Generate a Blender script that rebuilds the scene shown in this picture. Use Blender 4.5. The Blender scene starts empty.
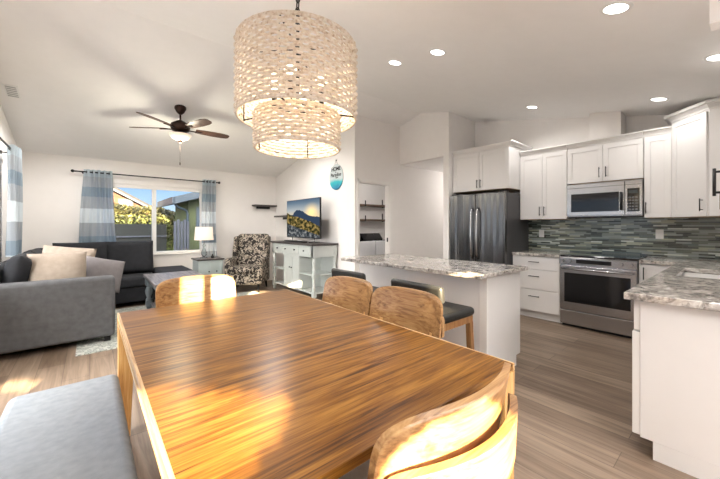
import bpy, bmesh, math, random
from mathutils import Vector, Matrix
random.seed(7)
PI = math.pi
sc = bpy.context.scene
C = sc.collection
def R(d): return math.radians(d)

# ------------------------------------------------------------------ materials
def nodes(name):
    m = bpy.data.materials.new(name); m.use_nodes = True
    nt = m.node_tree; b = nt.nodes['Principled BSDF']
    return m, nt, b
def N(nt, t, **kw):
    n = nt.nodes.new(t)
    for k, v in kw.items():
        if k in n.inputs: n.inputs[k].default_value = v
        else: setattr(n, k, v)
    return n
def L(nt, a, b): nt.links.new(a, b)
def ramp(nt, fac, stops, interp='LINEAR'):
    r = nt.nodes.new('ShaderNodeValToRGB'); cr = r.color_ramp; cr.interpolation = interp
    while len(cr.elements) < len(stops): cr.elements.new(0.5)
    for e, (p, c) in zip(cr.elements, stops):
        e.position = p; e.color = (c[0], c[1], c[2], 1)
    L(nt, fac, r.inputs[0]); return r.outputs[0]
def coords(nt, scale=(1,1,1), rot=(0,0,0), kind='Object'):
    tc = nt.nodes.new('ShaderNodeTexCoord'); mp = nt.nodes.new('ShaderNodeMapping')
    mp.inputs['Scale'].default_value = scale; mp.inputs['Rotation'].default_value = rot
    L(nt, tc.outputs[kind], mp.inputs[0]); return mp.outputs[0]
def simple(name, col, rough=0.5, metal=0.0, var=0.04, nscale=8, bump=0.0, spec=0.5):
    m, nt, b = nodes(name)
    v = coords(nt); n = N(nt, 'ShaderNodeTexNoise', Scale=nscale, Detail=4.0); L(nt, v, n.inputs['Vector'])
    lo = tuple(c*(1-var) for c in col); hi = tuple(min(1, c*(1+var)) for c in col)
    L(nt, ramp(nt, n.outputs[0], [(0.3, lo), (0.7, hi)]), b.inputs['Base Color'])
    b.inputs['Roughness'].default_value = rough; b.inputs['Metallic'].default_value = metal
    b.inputs['Specular IOR Level'].default_value = spec
    if bump:
        n2 = N(nt, 'ShaderNodeTexNoise', Scale=nscale*12, Detail=3.0); L(nt, v, n2.inputs['Vector'])
        bp = N(nt, 'ShaderNodeBump', Strength=bump, Distance=0.004); L(nt, n2.outputs[0], bp.inputs['Height'])
        L(nt, bp.outputs[0], b.inputs['Normal'])
    return m
def wood(name, dark, mid, light, axis='X', rough=0.35, grain=1.0, boards=0):
    m, nt, b = nodes(name)
    s = {'X': (1.4, 24, 24), 'Y': (24, 1.4, 24), 'Z': (24, 24, 1.4)}[axis]
    v = coords(nt, tuple(q*grain for q in s))
    n = N(nt, 'ShaderNodeTexNoise', Scale=1.6, Detail=7.0, Roughness=0.62, Distortion=1.1); L(nt, v, n.inputs['Vector'])
    s2 = {'X': (2.2, 90, 90), 'Y': (90, 2.2, 90), 'Z': (90, 90, 2.2)}[axis]
    v2 = coords(nt, s2); n2 = N(nt, 'ShaderNodeTexNoise', Scale=1.5, Detail=3.0); L(nt, v2, n2.inputs['Vector'])
    mx = N(nt, 'ShaderNodeMath', operation='MULTIPLY_ADD'); L(nt, n2.outputs[0], mx.inputs[0]); mx.inputs[1].default_value = 0.45
    L(nt, n.outputs[0], mx.inputs[2])
    col = ramp(nt, mx.outputs[0], [(0.52, dark), (0.68, mid), (0.9, light)])
    L(nt, col, b.inputs['Base Color']); b.inputs['Roughness'].default_value = rough
    bp = N(nt, 'ShaderNodeBump', Strength=0.08, Distance=0.002); L(nt, mx.outputs[0], bp.inputs['Height']); L(nt, bp.outputs[0], b.inputs['Normal'])
    return m
M = {}
M['wall'] = simple('wall_paint', (0.84, 0.81, 0.785), 0.85, var=0.01, bump=0.03)
M['ceiling'] = simple('ceiling_paint', (0.89, 0.875, 0.86), 0.9, var=0.01, bump=0.05)
M['cab'] = simple('cabinet_paint', (0.76, 0.74, 0.725), 0.42, var=0.008)
M['trim'] = simple('trim_paint', (0.84, 0.82, 0.79), 0.45, var=0.01)
M['black'] = simple('black_metal', (0.02, 0.02, 0.022), 0.38, metal=0.6)
M['steel'] = simple('stainless_steel', (0.46, 0.46, 0.47), 0.25, metal=1.0, var=0.05, nscale=3)
M['dark_glass'] = simple('oven_glass', (0.008, 0.008, 0.009), 0.08)
M['leather'] = simple('black_leather', (0.022, 0.022, 0.021), 0.38, var=0.2, bump=0.15)
M['table'] = wood('oak_tabletop', (0.050, 0.016, 0.003), (0.17, 0.066, 0.009), (0.32, 0.15, 0.028), 'X', 0.3)
M['table'].node_tree.nodes['Principled BSDF'].inputs['Specular IOR Level'].default_value = 0.22
M['table_edge'] = wood('oak_edge', (0.34, 0.18, 0.07), (0.56, 0.36, 0.18), (0.68, 0.49, 0.28), 'Y', 0.4)
M['leg'] = wood('oak_leg', (0.3, 0.13, 0.035), (0.5, 0.26, 0.08), (0.62, 0.38, 0.15), 'Z', 0.35)
M['chairback'] = wood('chair_plywood', (0.17, 0.075, 0.022), (0.34, 0.175, 0.065), (0.50, 0.30, 0.13), 'X', 0.3, grain=0.8)
M['walnut'] = wood('stool_wood', (0.16, 0.07, 0.025), (0.30, 0.145, 0.055), (0.4, 0.22, 0.09), 'Z', 0.4)
M['blade'] = wood('fan_blade_wood', (0.03, 0.013, 0.007), (0.07, 0.03, 0.016), (0.12, 0.055, 0.03), 'X', 0.4)
M['bronze'] = simple('oil_rubbed_bronze', (0.045, 0.025, 0.018), 0.38, metal=0.8)
M['bench_fabric'] = simple('bench_fabric', (0.34, 0.375, 0.40), 0.9, var=0.09, nscale=30, bump=0.5)
M['seat_fabric'] = simple('seat_fabric', (0.42, 0.42, 0.42), 0.9, var=0.08, nscale=30, bump=0.5)
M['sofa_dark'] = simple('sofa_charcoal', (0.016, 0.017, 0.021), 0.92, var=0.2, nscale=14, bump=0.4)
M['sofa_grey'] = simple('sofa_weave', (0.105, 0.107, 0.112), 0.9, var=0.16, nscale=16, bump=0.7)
M['pillow_beige'] = simple('pillow_beige', (0.36, 0.30, 0.245), 0.95, var=0.09, nscale=20, bump=0.7)
M['pillow_grey'] = simple('pillow_grey', (0.19, 0.175, 0.18), 0.95, var=0.08, nscale=20, bump=0.7)
M['console'] = simple('console_paint', (0.47, 0.50, 0.48), 0.5, var=0.03)
M['console_top'] = wood('console_dark_top', (0.02, 0.016, 0.016), (0.05, 0.042, 0.04), (0.11, 0.095, 0.09), 'Y', 0.45)
M['coffee_top'] = wood('coffee_weathered_top', (0.05, 0.05, 0.055), (0.16, 0.15, 0.16), (0.36, 0.32, 0.31), 'Y', 0.35)
M['coffee_paint'] = simple('coffee_table_paint', (0.22, 0.26, 0.29), 0.5)
M['end_paint'] = simple('end_table_paint', (0.42, 0.48, 0.48), 0.5)
M['plastic'] = simple('white_plastic', (0.82, 0.82, 0.8), 0.4, var=0.01)
M['washer'] = simple('washer_enamel', (0.85, 0.86, 0.88), 0.35, var=0.01)
M['shelf_wood'] = wood('dark_shelf_wood', (0.05, 0.028, 0.018), (0.11, 0.065, 0.04), (0.2, 0.125, 0.08), 'X', 0.5)
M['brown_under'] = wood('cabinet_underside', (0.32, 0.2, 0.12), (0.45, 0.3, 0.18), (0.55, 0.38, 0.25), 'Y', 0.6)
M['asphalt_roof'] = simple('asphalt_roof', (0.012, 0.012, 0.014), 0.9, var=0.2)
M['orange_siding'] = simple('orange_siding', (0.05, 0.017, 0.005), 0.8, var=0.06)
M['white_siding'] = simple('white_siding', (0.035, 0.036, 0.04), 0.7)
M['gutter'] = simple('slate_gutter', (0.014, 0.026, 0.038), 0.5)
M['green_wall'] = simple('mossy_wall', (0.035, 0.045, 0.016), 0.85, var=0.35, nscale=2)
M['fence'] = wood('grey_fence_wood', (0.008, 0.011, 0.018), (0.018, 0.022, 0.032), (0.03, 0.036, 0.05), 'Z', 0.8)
M['shade_dark_fence'] = simple('fence_painted_shade', (0.002, 0.0035, 0.003), 0.9, var=0.4, nscale=3)  # near-black colour stands in for shade on the fence and hedge base
M['tarp'] = simple('blue_cover', (0.008, 0.025, 0.06), 0.5, var=0.15)
M['lawn'] = simple('lawn', (0.02, 0.03, 0.03), 0.95, var=0.4, nscale=4)
M['bounce_slab'] = simple('pale_bounce', (0.68, 0.66, 0.63), 0.9, var=0.05)
M['hill'] = simple('far_hill', (0.06, 0.06, 0.055), 0.95, var=0.2, nscale=0.5)

def m_floor():
    m, nt, b = nodes('vinyl_plank_floor')
    v = coords(nt, (1,1,1), (0,0,PI/2))
    def brick(c1, c2, off):
        k = N(nt, 'ShaderNodeTexBrick', offset=0.37, Scale=1.0)
        k.inputs['Brick Width'].default_value = 1.22; k.inputs['Row Height'].default_value = 0.18
        k.inputs['Mortar Size'].default_value = 0.0018; k.inputs['Bias'].default_value = 0
        k.inputs['Color1'].default_value = (*c1,1); k.inputs['Color2'].default_value = (*c2,1)
        k.inputs['Mortar'].default_value = (0.11,0.085,0.065,1); L(nt, v, k.inputs['Vector']); return k
    k = brick((0.20,0.145,0.105), (0.31,0.238,0.18), 0)
    vg = coords(nt, (14, 0.9, 1)); n = N(nt, 'ShaderNodeTexNoise', Scale=1.5, Detail=6.0, Roughness=0.6, Distortion=0.8); L(nt, vg, n.inputs['Vector'])
    g = ramp(nt, n.outputs[0], [(0.3, (0.55,0.50,0.46)), (0.55, (0.95,0.93,0.9)), (0.75, (1.25,1.2,1.15))])
    mx = N(nt, 'ShaderNodeMix', data_type='RGBA', blend_type='MULTIPLY'); mx.inputs[0].default_value = 1
    L(nt, k.outputs['Color'], mx.inputs[6]); L(nt, g, mx.inputs[7])
    L(nt, mx.outputs[2], b.inputs['Base Color']); b.inputs['Roughness'].default_value = 0.42
    bp = N(nt, 'ShaderNodeBump', Strength=0.1, Distance=0.002); L(nt, n.outputs[0], bp.inputs['Height']); L(nt, bp.outputs[0], b.inputs['Normal'])
    return m
M['floor'] = m_floor()
def m_granite():
    m, nt, b = nodes('grey_granite')
    v = coords(nt, (1,1,1), (0,0,0.5)); n = N(nt, 'ShaderNodeTexNoise', Scale=9.0, Detail=9.0, Roughness=0.7, Distortion=1.6); L(nt, v, n.inputs['Vector'])
    n2 = N(nt, 'ShaderNodeTexVoronoi', Scale=70.0); L(nt, v, n2.inputs['Vector'])
    a = ramp(nt, n.outputs[0], [(0.34, (0.09,0.08,0.08)), (0.44, (0.30,0.28,0.26)), (0.54, (0.54,0.50,0.46)), (0.66, (0.76,0.74,0.70))])
    c = ramp(nt, n2.outputs['Color'], [(0.1, (0.5,0.48,0.46)), (0.45, (1,1,1))])
    mx = N(nt, 'ShaderNodeMix', data_type='RGBA', blend_type='MULTIPLY'); mx.inputs[0].default_value = 0.8
    L(nt, a, mx.inputs[6]); L(nt, c, mx.inputs[7]); L(nt, mx.outputs[2], b.inputs['Base Color'])
    b.inputs['Roughness'].default_value = 0.12; return m
M['granite'] = m_granite()
def m_splash():
    m, nt, b = nodes('glass_mosaic_backsplash')
    tc = nt.nodes.new('ShaderNodeTexCoord'); sp = nt.nodes.new('ShaderNodeSeparateXYZ'); cb = nt.nodes.new('ShaderNodeCombineXYZ')
    L(nt, tc.outputs['Object'], sp.inputs[0]); L(nt, sp.outputs[1], cb.inputs[0]); L(nt, sp.outputs[2], cb.inputs[1])
    def brick(c1, c2, mort, w):
        k = N(nt, 'ShaderNodeTexBrick', offset=0.43, squash=1.6, squash_frequency=3, offset_frequency=2, Scale=1.0)
        k.inputs['Brick Width'].default_value = w; k.inputs['Row Height'].default_value = 0.0185
        k.inputs['Mortar Size'].default_value = 0.0011; k.inputs['Bias'].default_value = 0
        k.inputs['Color1'].default_value = (*c1,1); k.inputs['Color2'].default_value = (*c2,1); k.inputs['Mortar'].default_value = (*mort,1)
        L(nt, cb.outputs[0], k.inputs['Vector']); return k
    k1 = brick((0,0,0), (1,1,1), (0.42,0.42,0.42), 0.13)
    col = ramp(nt, k1.outputs['Color'], [(0.0,(0.02,0.026,0.022)), (0.2,(0.10,0.115,0.09)), (0.36,(0.22,0.25,0.22)), (0.5,(0.36,0.38,0.28)), (0.62,(0.07,0.095,0.09)), (0.74,(0.27,0.31,0.29)), (0.88,(0.58,0.62,0.57))], 'CONSTANT')
    L(nt, col, b.inputs['Base Color']); b.inputs['Roughness'].default_value = 0.15
    bp = N(nt, 'ShaderNodeBump', Strength=0.15, Distance=0.002); L(nt, k1.outputs['Fac'], bp.inputs['Height']); bp.invert = True; L(nt, bp.outputs[0], b.inputs['Normal'])
    return m
M['splash'] = m_splash()
def m_fridge():
    m, nt, b = nodes('black_stainless')
    v = coords(nt, (1, 1, 0.05)); n = N(nt, 'ShaderNodeTexNoise', Scale=3.0, Detail=2.0); L(nt, v, n.inputs['Vector'])
    L(nt, ramp(nt, n.outputs[0], [(0.35, (0.13,0.13,0.135)), (0.65, (0.24,0.24,0.245))]), b.inputs['Base Color'])
    b.inputs['Metallic'].default_value = 1; b.inputs['Roughness'].default_value = 0.22
    v2 = coords(nt, (1, 2.6, 0.12)); n2 = N(nt, 'ShaderNodeTexNoise', Scale=2.5, Detail=1.0); L(nt, v2, n2.inputs['Vector'])
    bp = N(nt, 'ShaderNodeBump', Strength=0.8, Distance=0.05); L(nt, n2.outputs[0], bp.inputs['Height']); L(nt, bp.outputs[0], b.inputs['Normal'])
    return m
M['fridge'] = m_fridge()
M['fridge_side'] = simple('fridge_side_grey', (0.07, 0.07, 0.075), 0.45, metal=0.3)
def m_pattern():
    m, nt, b = nodes('floral_upholstery')
    v = coords(nt); n = N(nt, 'ShaderNodeTexNoise', Scale=13.0, Detail=2.5, Distortion=1.6); L(nt, v, n.inputs['Vector'])
    L(nt, ramp(nt, n.outputs[0], [(0.0,(0.022,0.018,0.016)), (0.50,(0.022,0.018,0.016)), (0.53,(0.55,0.48,0.40)), (0.60,(0.42,0.35,0.28)), (0.66,(0.03,0.025,0.02))]), b.inputs['Base Color'])
    b.inputs['Roughness'].default_value = 0.9; return m
M['floral'] = m_pattern()
def m_curtain(name, z0, z1, stops):
    m, nt, b = nodes(name)
    tc = nt.nodes.new('ShaderNodeTexCoord'); sp = nt.nodes.new('ShaderNodeSeparateXYZ'); L(nt, tc.outputs['Object'], sp.inputs[0])
    mr = N(nt, 'ShaderNodeMapRange'); L(nt, sp.outputs[2], mr.inputs[0]); mr.inputs[1].default_value = z0; mr.inputs[2].default_value = z1
    col = ramp(nt, mr.outputs[0], stops, 'CONSTANT')
    L(nt, col, b.inputs['Base Color']); b.inputs['Roughness'].default_value = 0.9
    tr = nt.nodes.new('ShaderNodeBsdfTranslucent'); L(nt, col, tr.inputs[0])
    mx = nt.nodes.new('ShaderNodeMixShader'); mx.inputs[0].default_value = 0.45
    L(nt, b.outputs[0], mx.inputs[1]); L(nt, tr.outputs[0], mx.inputs[2])
    L(nt, mx.outputs[0], nt.nodes['Material Output'].inputs[0]); return m
W_, G_, B_ = (0.80,0.86,0.90), (0.50,0.54,0.58), (0.34,0.42,0.50)
M['curtain'] = m_curtain('striped_curtain', 0, 2.25, [(0,W_),(0.1,B_),(0.22,G_),(0.34,W_),(0.42,B_),(0.50,G_),(0.60,W_),(0.71,G_),(0.80,B_),(0.875,G_),(0.95,(0.55,0.63,0.68))])
def m_rug():
    m, nt, b = nodes('woven_rug')
    v = coords(nt); n = N(nt, 'ShaderNodeTexVoronoi', Scale=26.0); L(nt, v, n.inputs['Vector'])
    L(nt, ramp(nt, n.outputs['Distance'], [(0.25,(0.40,0.42,0.38)), (0.45,(0.22,0.24,0.22)), (0.6,(0.5,0.51,0.47))]), b.inputs['Base Color'])
    b.inputs['Roughness'].default_value = 0.95; return m
M['rug'] = m_rug()
def m_wicker():
    m, nt, b = nodes('woven_rope')
    v = coords(nt, (1,1,1)); n = N(nt, 'ShaderNodeTexNoise', Scale=70.0, Detail=2.0); L(nt, v, n.inputs['Vector'])
    col = ramp(nt, n.outputs[0], [(0.25,(0.50,0.38,0.27)), (0.42,(0.74,0.64,0.53)), (0.62,(0.84,0.78,0.70))])
    L(nt, col, b.inputs['Base Color']); b.inputs['Roughness'].default_value = 0.8
    tr = nt.nodes.new('ShaderNodeBsdfTranslucent'); L(nt, col, tr.inputs[0])
    mx = nt.nodes.new('ShaderNodeMixShader'); mx.inputs[0].default_value = 0.22
    L(nt, b.outputs[0], mx.inputs[1]); L(nt, tr.outputs[0], mx.inputs[2]); L(nt, mx.outputs[0], nt.nodes['Material Output'].inputs[0]); return m
M['wicker'] = m_wicker()
def m_emit(name, col, s):
    m = bpy.data.materials.new(name); m.use_nodes = True; nt = m.node_tree; nt.nodes.clear()
    e = nt.nodes.new('ShaderNodeEmission'); e.inputs[0].default_value = (*col,1); e.inputs[1].default_value = s
    o = nt.nodes.new('ShaderNodeOutputMaterial'); L(nt, e.outputs[0], o.inputs[0]); return m
M['lens'] = m_emit('downlight_lens', (1,0.96,0.9), 7)
M['bulb'] = m_emit('warm_bulb', (1,0.85,0.6), 5)
def m_shade(name, col, em):
    m, nt, b = nodes(name)
    b.inputs['Base Color'].default_value = (*col,1); b.inputs['Roughness'].default_value = 0.8
    b.inputs['Emission Color'].default_value = (1,0.83,0.66,1); b.inputs['Emission Strength'].default_value = em
    return m
M['bowl'] = m_shade('frosted_glass_bowl', (0.6,0.53,0.43), 0.55)
M['lampshade'] = m_shade('lit_fabric_shade', (0.62,0.54,0.45), 0.5)
def m_glass(name, tint=(1,1,1), fac=0.06):
    m = bpy.data.materials.new(name); m.use_nodes = True; nt = m.node_tree; nt.nodes.clear()
    t = nt.nodes.new('ShaderNodeBsdfTransparent'); t.inputs[0].default_value = (*tint,1)
    g = nt.nodes.new('ShaderNodeBsdfGlossy'); g.inputs['Roughness'].default_value = 0.02
    f = nt.nodes.new('ShaderNodeFresnel'); f.inputs[0].default_value = 1.2
    mx = nt.nodes.new('ShaderNodeMixShader'); o = nt.nodes.new('ShaderNodeOutputMaterial')
    L(nt, f.outputs[0], mx.inputs[0]); L(nt, t.outputs[0], mx.inputs[1]); L(nt, g.outputs[0], mx.inputs[2]); L(nt, mx.outputs[0], o.inputs[0]); return m
M['glass'] = m_glass('window_glass')
M['lampglass'] = m_glass('clear_lamp_glass', (0.85,0.88,0.88))
def m_leaf(name, cols):
    m, nt, b = nodes(name)
    v = coords(nt); n = N(nt, 'ShaderNodeTexNoise', Scale=3.5, Detail=8.0, Roughness=0.7); L(nt, v, n.inputs['Vector'])
    L(nt, ramp(nt, n.outputs[0], [(0.38,cols[0]), (0.5,cols[1]), (0.62,cols[2])]), b.inputs['Base Color'])
    b.inputs['Roughness'].default_value = 0.7; return m
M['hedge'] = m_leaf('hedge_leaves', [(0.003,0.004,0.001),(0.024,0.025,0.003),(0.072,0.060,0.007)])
M['tree'] = m_leaf('tree_leaves', [(0.03,0.05,0.012),(0.10,0.13,0.03),(0.22,0.24,0.06)])
def m_tv():
    m = bpy.data.materials.new('tv_picture'); m.use_nodes = True; nt = m.node_tree; nt.nodes.clear()
    tc = nt.nodes.new('ShaderNodeTexCoord'); sp = nt.nodes.new('ShaderNodeSeparateXYZ'); L(nt, tc.outputs['UV'], sp.inputs[0])
    U, V = sp.outputs[0], sp.outputs[1]
    def math_(op, a, b=None, c=None):
        n = nt.nodes.new('ShaderNodeMath'); n.operation = op
        for i, q in enumerate((a, b, c)):
            if q is None: continue
            if isinstance(q, (int, float)): n.inputs[i].default_value = q
            else: L(nt, q, n.inputs[i])
        return n.outputs[0]
    def mix(f, a, b):
        n = N(nt, 'ShaderNodeMix', data_type='RGBA'); L(nt, f, n.inputs[0])
        for i, q in ((6, a), (7, b)):
            if isinstance(q, tuple): n.inputs[i].default_value = (*q,1)
            else: L(nt, q, n.inputs[i])
        return n.outputs[2]
    sky = ramp(nt, V, [(0.5,(0.8,0.62,0.35)), (0.72,(0.42,0.45,0.46)), (0.9,(0.16,0.22,0.28)), (1,(0.08,0.13,0.2))])
    du = math_('SUBTRACT', U, 0.78); dv = math_('SUBTRACT', V, 0.66)
    r = math_('SQRT', math_('ADD', math_('MULTIPLY', du, du), math_('MULTIPLY', dv, dv)))
    glow = math_('SUBTRACT', 1.0, math_('MULTIPLY', r, 3.6)); glow.node.use_clamp = True
    glow = math_('POWER', glow, 1.6)
    c = mix(glow, sky, (1.4,1.0,0.4))
    nz = N(nt, 'ShaderNodeTexNoise', Scale=3.2, Detail=7.0, noise_dimensions='2D'); L(nt, tc.outputs['UV'], nz.inputs['Vector'])
    bump = math_('SUBTRACT', 0.30, math_('ABSOLUTE', math_('SUBTRACT', U, 0.33)))
    ridge = math_('ADD', math_('MULTIPLY', bump, 0.45), math_('MULTIPLY_ADD', nz.outputs[0], 0.42, 0.40))
    mt = math_('LESS_THAN', V, ridge)
    c = mix(mt, c, (0.035,0.055,0.095))
    fg = math_('LESS_THAN', V, math_('MULTIPLY_ADD', U, -0.38, math_('MULTIPLY_ADD', nz.outputs[0], 0.1, 0.62)))
    nf = N(nt, 'ShaderNodeTexNoise', Scale=14.0, Detail=6.0, noise_dimensions='2D'); L(nt, tc.outputs['UV'], nf.inputs['Vector'])
    fcol = ramp(nt, nf.outputs[0], [(0.35,(0.015,0.02,0.012)), (0.5,(0.10,0.08,0.025)), (0.66,(0.38,0.26,0.09))])
    c = mix(fg, c, fcol)
    lo = math_('LESS_THAN', V, math_('MULTIPLY_ADD', U, -0.30, 0.36))
    lcol = ramp(nt, nf.outputs[0], [(0.35,(0.02,0.026,0.03)), (0.55,(0.10,0.11,0.12)), (0.7,(0.3,0.3,0.29))])
    c = mix(lo, c, lcol)
    e = nt.nodes.new('ShaderNodeEmission'); L(nt, c, e.inputs[0]); e.inputs[1].default_value = 1.0
    o = nt.nodes.new('ShaderNodeOutputMaterial'); L(nt, e.outputs[0], o.inputs[0]); return m
M['tv'] = m_tv()
def m_sign():
    m, nt, b = nodes('sign_wave_paint')
    tc = nt.nodes.new('ShaderNodeTexCoord'); sp = nt.nodes.new('ShaderNodeSeparateXYZ'); L(nt, tc.outputs['Object'], sp.inputs[0])
    n = N(nt, 'ShaderNodeTexNoise', Scale=9.0, Detail=3.0); L(nt, tc.outputs['Object'], n.inputs['Vector'])
    ad = N(nt, 'ShaderNodeMath', operation='MULTIPLY_ADD'); L(nt, n.outputs[0], ad.inputs[0]); ad.inputs[1].default_value = 0.12; L(nt, sp.outputs[2], ad.inputs[2])
    L(nt, ramp(nt, ad.outputs[0], [(0.0,(0.02,0.14,0.24)), (0.12,(0.02,0.22,0.36)), (0.2,(0.03,0.42,0.45)), (0.27,(0.5,0.56,0.56)), (1,(0.52,0.54,0.54))]), b.inputs['Base Color'])
    b.inputs['Roughness'].default_value = 0.5; return m
M['sign'] = m_sign()

# ------------------------------------------------------------------ mesh helpers
class MB:
    def __init__(s): s.b = bmesh.new(); s.smooth = False
    def box(s, x0, x1, y0, y1, z0, z1, bev=0.0, seg=2, mat=None):
        vs = [s.b.verts.new((x, y, z)) for x in (x0, x1) for y in (y0, y1) for z in (z0, z1)]
        fs = [(0,1,3,2), (4,6,7,5), (0,4,5,1), (2,3,7,6), (0,2,6,4), (1,5,7,3)]
        faces = [s.b.faces.new([vs[i] for i in f]) for f in fs]
        if mat is not None: bmesh.ops.transform(s.b, matrix=mat, verts=vs)
        if bev > 0:
            ed = list({e for f in faces for e in f.edges})
            bev = min(bev, 0.49*min(abs(x1-x0), abs(y1-y0), abs(z1-z0)))
            r = bmesh.ops.bevel(s.b, geom=ed, offset=bev, segments=seg, affect='EDGES', profile=0.5)
            if seg > 2:
                for f in r['faces']: f.smooth = True
        return s
    def cyl(s, p0, p1, r0, r1=None, n=16, cap=True):
        r1 = r0 if r1 is None else r1
        p0 = Vector(p0); p1 = Vector(p1); d = (p1-p0).normalized()
        u = d.orthogonal().normalized(); w = d.cross(u)
        a = []; c = []
        for i in range(n):
            t = 2*PI*i/n; q = u*math.cos(t)+w*math.sin(t)
            a.append(s.b.verts.new(p0+q*r0)); c.append(s.b.verts.new(p1+q*r1))
        for i in range(n):
            f = s.b.faces.new([a[i], a[(i+1)%n], c[(i+1)%n], c[i]]); f.smooth = True
        if cap: s.b.faces.new(a[::-1]); s.b.faces.new(c)
        return s
    def lathe(s, prof, c=(0,0,0), n=24, close=True):
        rings = []
        for r, z in prof:
            rings.append([s.b.verts.new((c[0]+r*math.cos(2*PI*i/n), c[1]+r*math.sin(2*PI*i/n), c[2]+z)) for i in range(n)])
        for a, b2 in zip(rings, rings[1:]):
            for i in range(n):
                f = s.b.faces.new([a[i], a[(i+1)%n], b2[(i+1)%n], b2[i]]); f.smooth = True
        if close: s.b.faces.new(rings[0][::-1]); s.b.faces.new(rings[-1])
        return s
    def tube(s, pts, r, n=6, closed=False):
        pts = [Vector(p) for p in pts]; k = len(pts); rings = []; u = None
        for i in range(k):
            if closed: d = pts[(i+1)%k]-pts[i-1]
            else: d = pts[min(i+1,k-1)]-pts[max(i-1,0)]
            d.normalize()
            if u is None: u = d.orthogonal().normalized()
            u = (u - d*u.dot(d)).normalized(); w = d.cross(u)
            rings.append([s.b.verts.new(pts[i]+(u*math.cos(2*PI*j/n)+w*math.sin(2*PI*j/n))*r) for j in range(n)])
        for i in range(k if closed else k-1):
            a = rings[i]; b2 = rings[(i+1)%k]
            if closed and i == k-1:
                best = min(range(n), key=lambda o: (a[0].co-b2[o].co).length); b2 = b2[best:]+b2[:best]
            for j in range(n):
                f = s.b.faces.new([a[j], a[(j+1)%n], b2[(j+1)%n], b2[j]]); f.smooth = True
        if not closed: s.b.faces.new(rings[0][::-1]); s.b.faces.new(rings[-1])
        return s
    def prism(s, poly, a, b2, axis='Y'):
        def P(p, t):
            return {'Y': (p[0], t, p[1]), 'X': (t, p[0], p[1]), 'Z': (p[0], p[1], t)}[axis]
        A = [s.b.verts.new(P(p, a)) for p in poly]; B = [s.b.verts.new(P(p, b2)) for p in poly]; n = len(poly)
        s.b.faces.new(A); s.b.faces.new(B[::-1])
        for i in range(n): s.b.faces.new([A[i], B[i], B[(i+1)%n], A[(i+1)%n]])
        return s
    def pillow(s, w, h, t, mat=None, n=16, p=3.0):
        vs = []
        for side in (1, -1):
            g = []
            for i in range(n+1):
                row = []
                for j in range(n+1):
                    u = 2*i/n-1; v = 2*j/n-1
                    k = (max(0, 1-abs(u)**p)*max(0, 1-abs(v)**p))**0.5
                    pin = 1-0.06*(1-abs(u*v))*(u*u+v*v)/2
                    row.append(s.b.verts.new((u*w/2*pin, side*t/2*k+0.0, v*h/2*pin)))
                g.append(row)
            for i in range(n):
                for j in range(n):
                    q = [g[i][j], g[i+1][j], g[i+1][j+1], g[i][j+1]]
                    f = s.b.faces.new(q if side == 1 else q[::-1]); f.smooth = True
            vs += [v for r in g for v in r]
        bmesh.ops.remove_doubles(s.b, verts=vs, dist=1e-5)
        return s
    def build(s, name, mat, parent=None, loc=None, recalc=True):
        if recalc: bmesh.ops.recalc_face_normals(s.b, faces=s.b.faces)
        me = bpy.data.meshes.new(name); s.b.to_mesh(me); s.b.free()
        me.materials.append(mat)
        o = bpy.data.objects.new(name, me); C.objects.link(o)
        if loc: o.location = loc
        if parent: o.parent = parent
        return o
def thing(name, label, cat, loc=(0,0,0), rz=0, group=None):
    o = bpy.data.objects.new(name, None); C.objects.link(o); o.empty_display_size = 0.1
    o.location = loc; o.rotation_euler = (0, 0, rz); o['label'] = label; o['category'] = cat
    if group: o['group'] = group
    return o
def tag(o, label, cat, group=None, kind=None):
    o['label'] = label; o['category'] = cat
    if group: o['group'] = group
    if kind: o['kind'] = kind
    return o
def struct(name, mb, mat, parent=None):
    o = mb.build(name, mat, parent)
    if parent is None: o['kind'] = 'structure'
    return o
def dup(root, loc, rz, label):
    r = root.copy(); C.objects.link(r); r.location = loc; r.rotation_euler = (0, 0, rz); r['label'] = label
    for ch in list(root.children):
        c = ch.copy(); C.objects.link(c); c.parent = r
        for g in list(ch.children):
            d = g.copy(); C.objects.link(d); d.parent = c
    return r
def B(x0, x1, y0, y1, z0, z1, bev=0.0, seg=2): return MB().box(x0, x1, y0, y1, z0, z1, bev, seg)

# ------------------------------------------------------------------ room dimensions
XL, XT, XK = -0.85, 3.46, 5.38          # left wall, living-room inner wall, kitchen wall
YF, YR, YW, YS = 7.30, 3.75, 4.26, -0.22 # far wall, ridge, laundry wall, sink wall
YB = -1.30; XR = 2.55                    # rear wall
def ceil(y): return 3.33-0.239*(y-YR) if y > YR else 3.33-0.2145*(YR-y)
# floor / ceiling
struct('floor', B(-1.0, 8.2, -1.45, 7.45, -0.12, 0.0), M['floor'])
cm = MB()
zf, zb = ceil(7.5), ceil(-1.5)
cm.prism([(7.5, zf), (YR, 3.33), (-1.5, zb), (-1.5, zb+0.14), (YR, 4.12), (7.5, zf+0.14)], -1.0, 5.55, 'X')
struct('ceiling', cm, M['ceiling'])
# far wall with window opening
WX0, WX1, WZ0, WZ1 = 0.08, 1.82, 0.76, 2.07
w = MB()
w.box(-1.0, WX0, YF, YF+0.15, 0, 2.62); w.box(WX1, 3.60, YF, YF+0.15, 0, 2.62)
w.box(WX0, WX1, YF, YF+0.15, 0, WZ0); w.box(WX0, WX1, YF, YF+0.15, WZ1, 2.62)
struct('wall_far', w, M['wall'])
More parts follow.
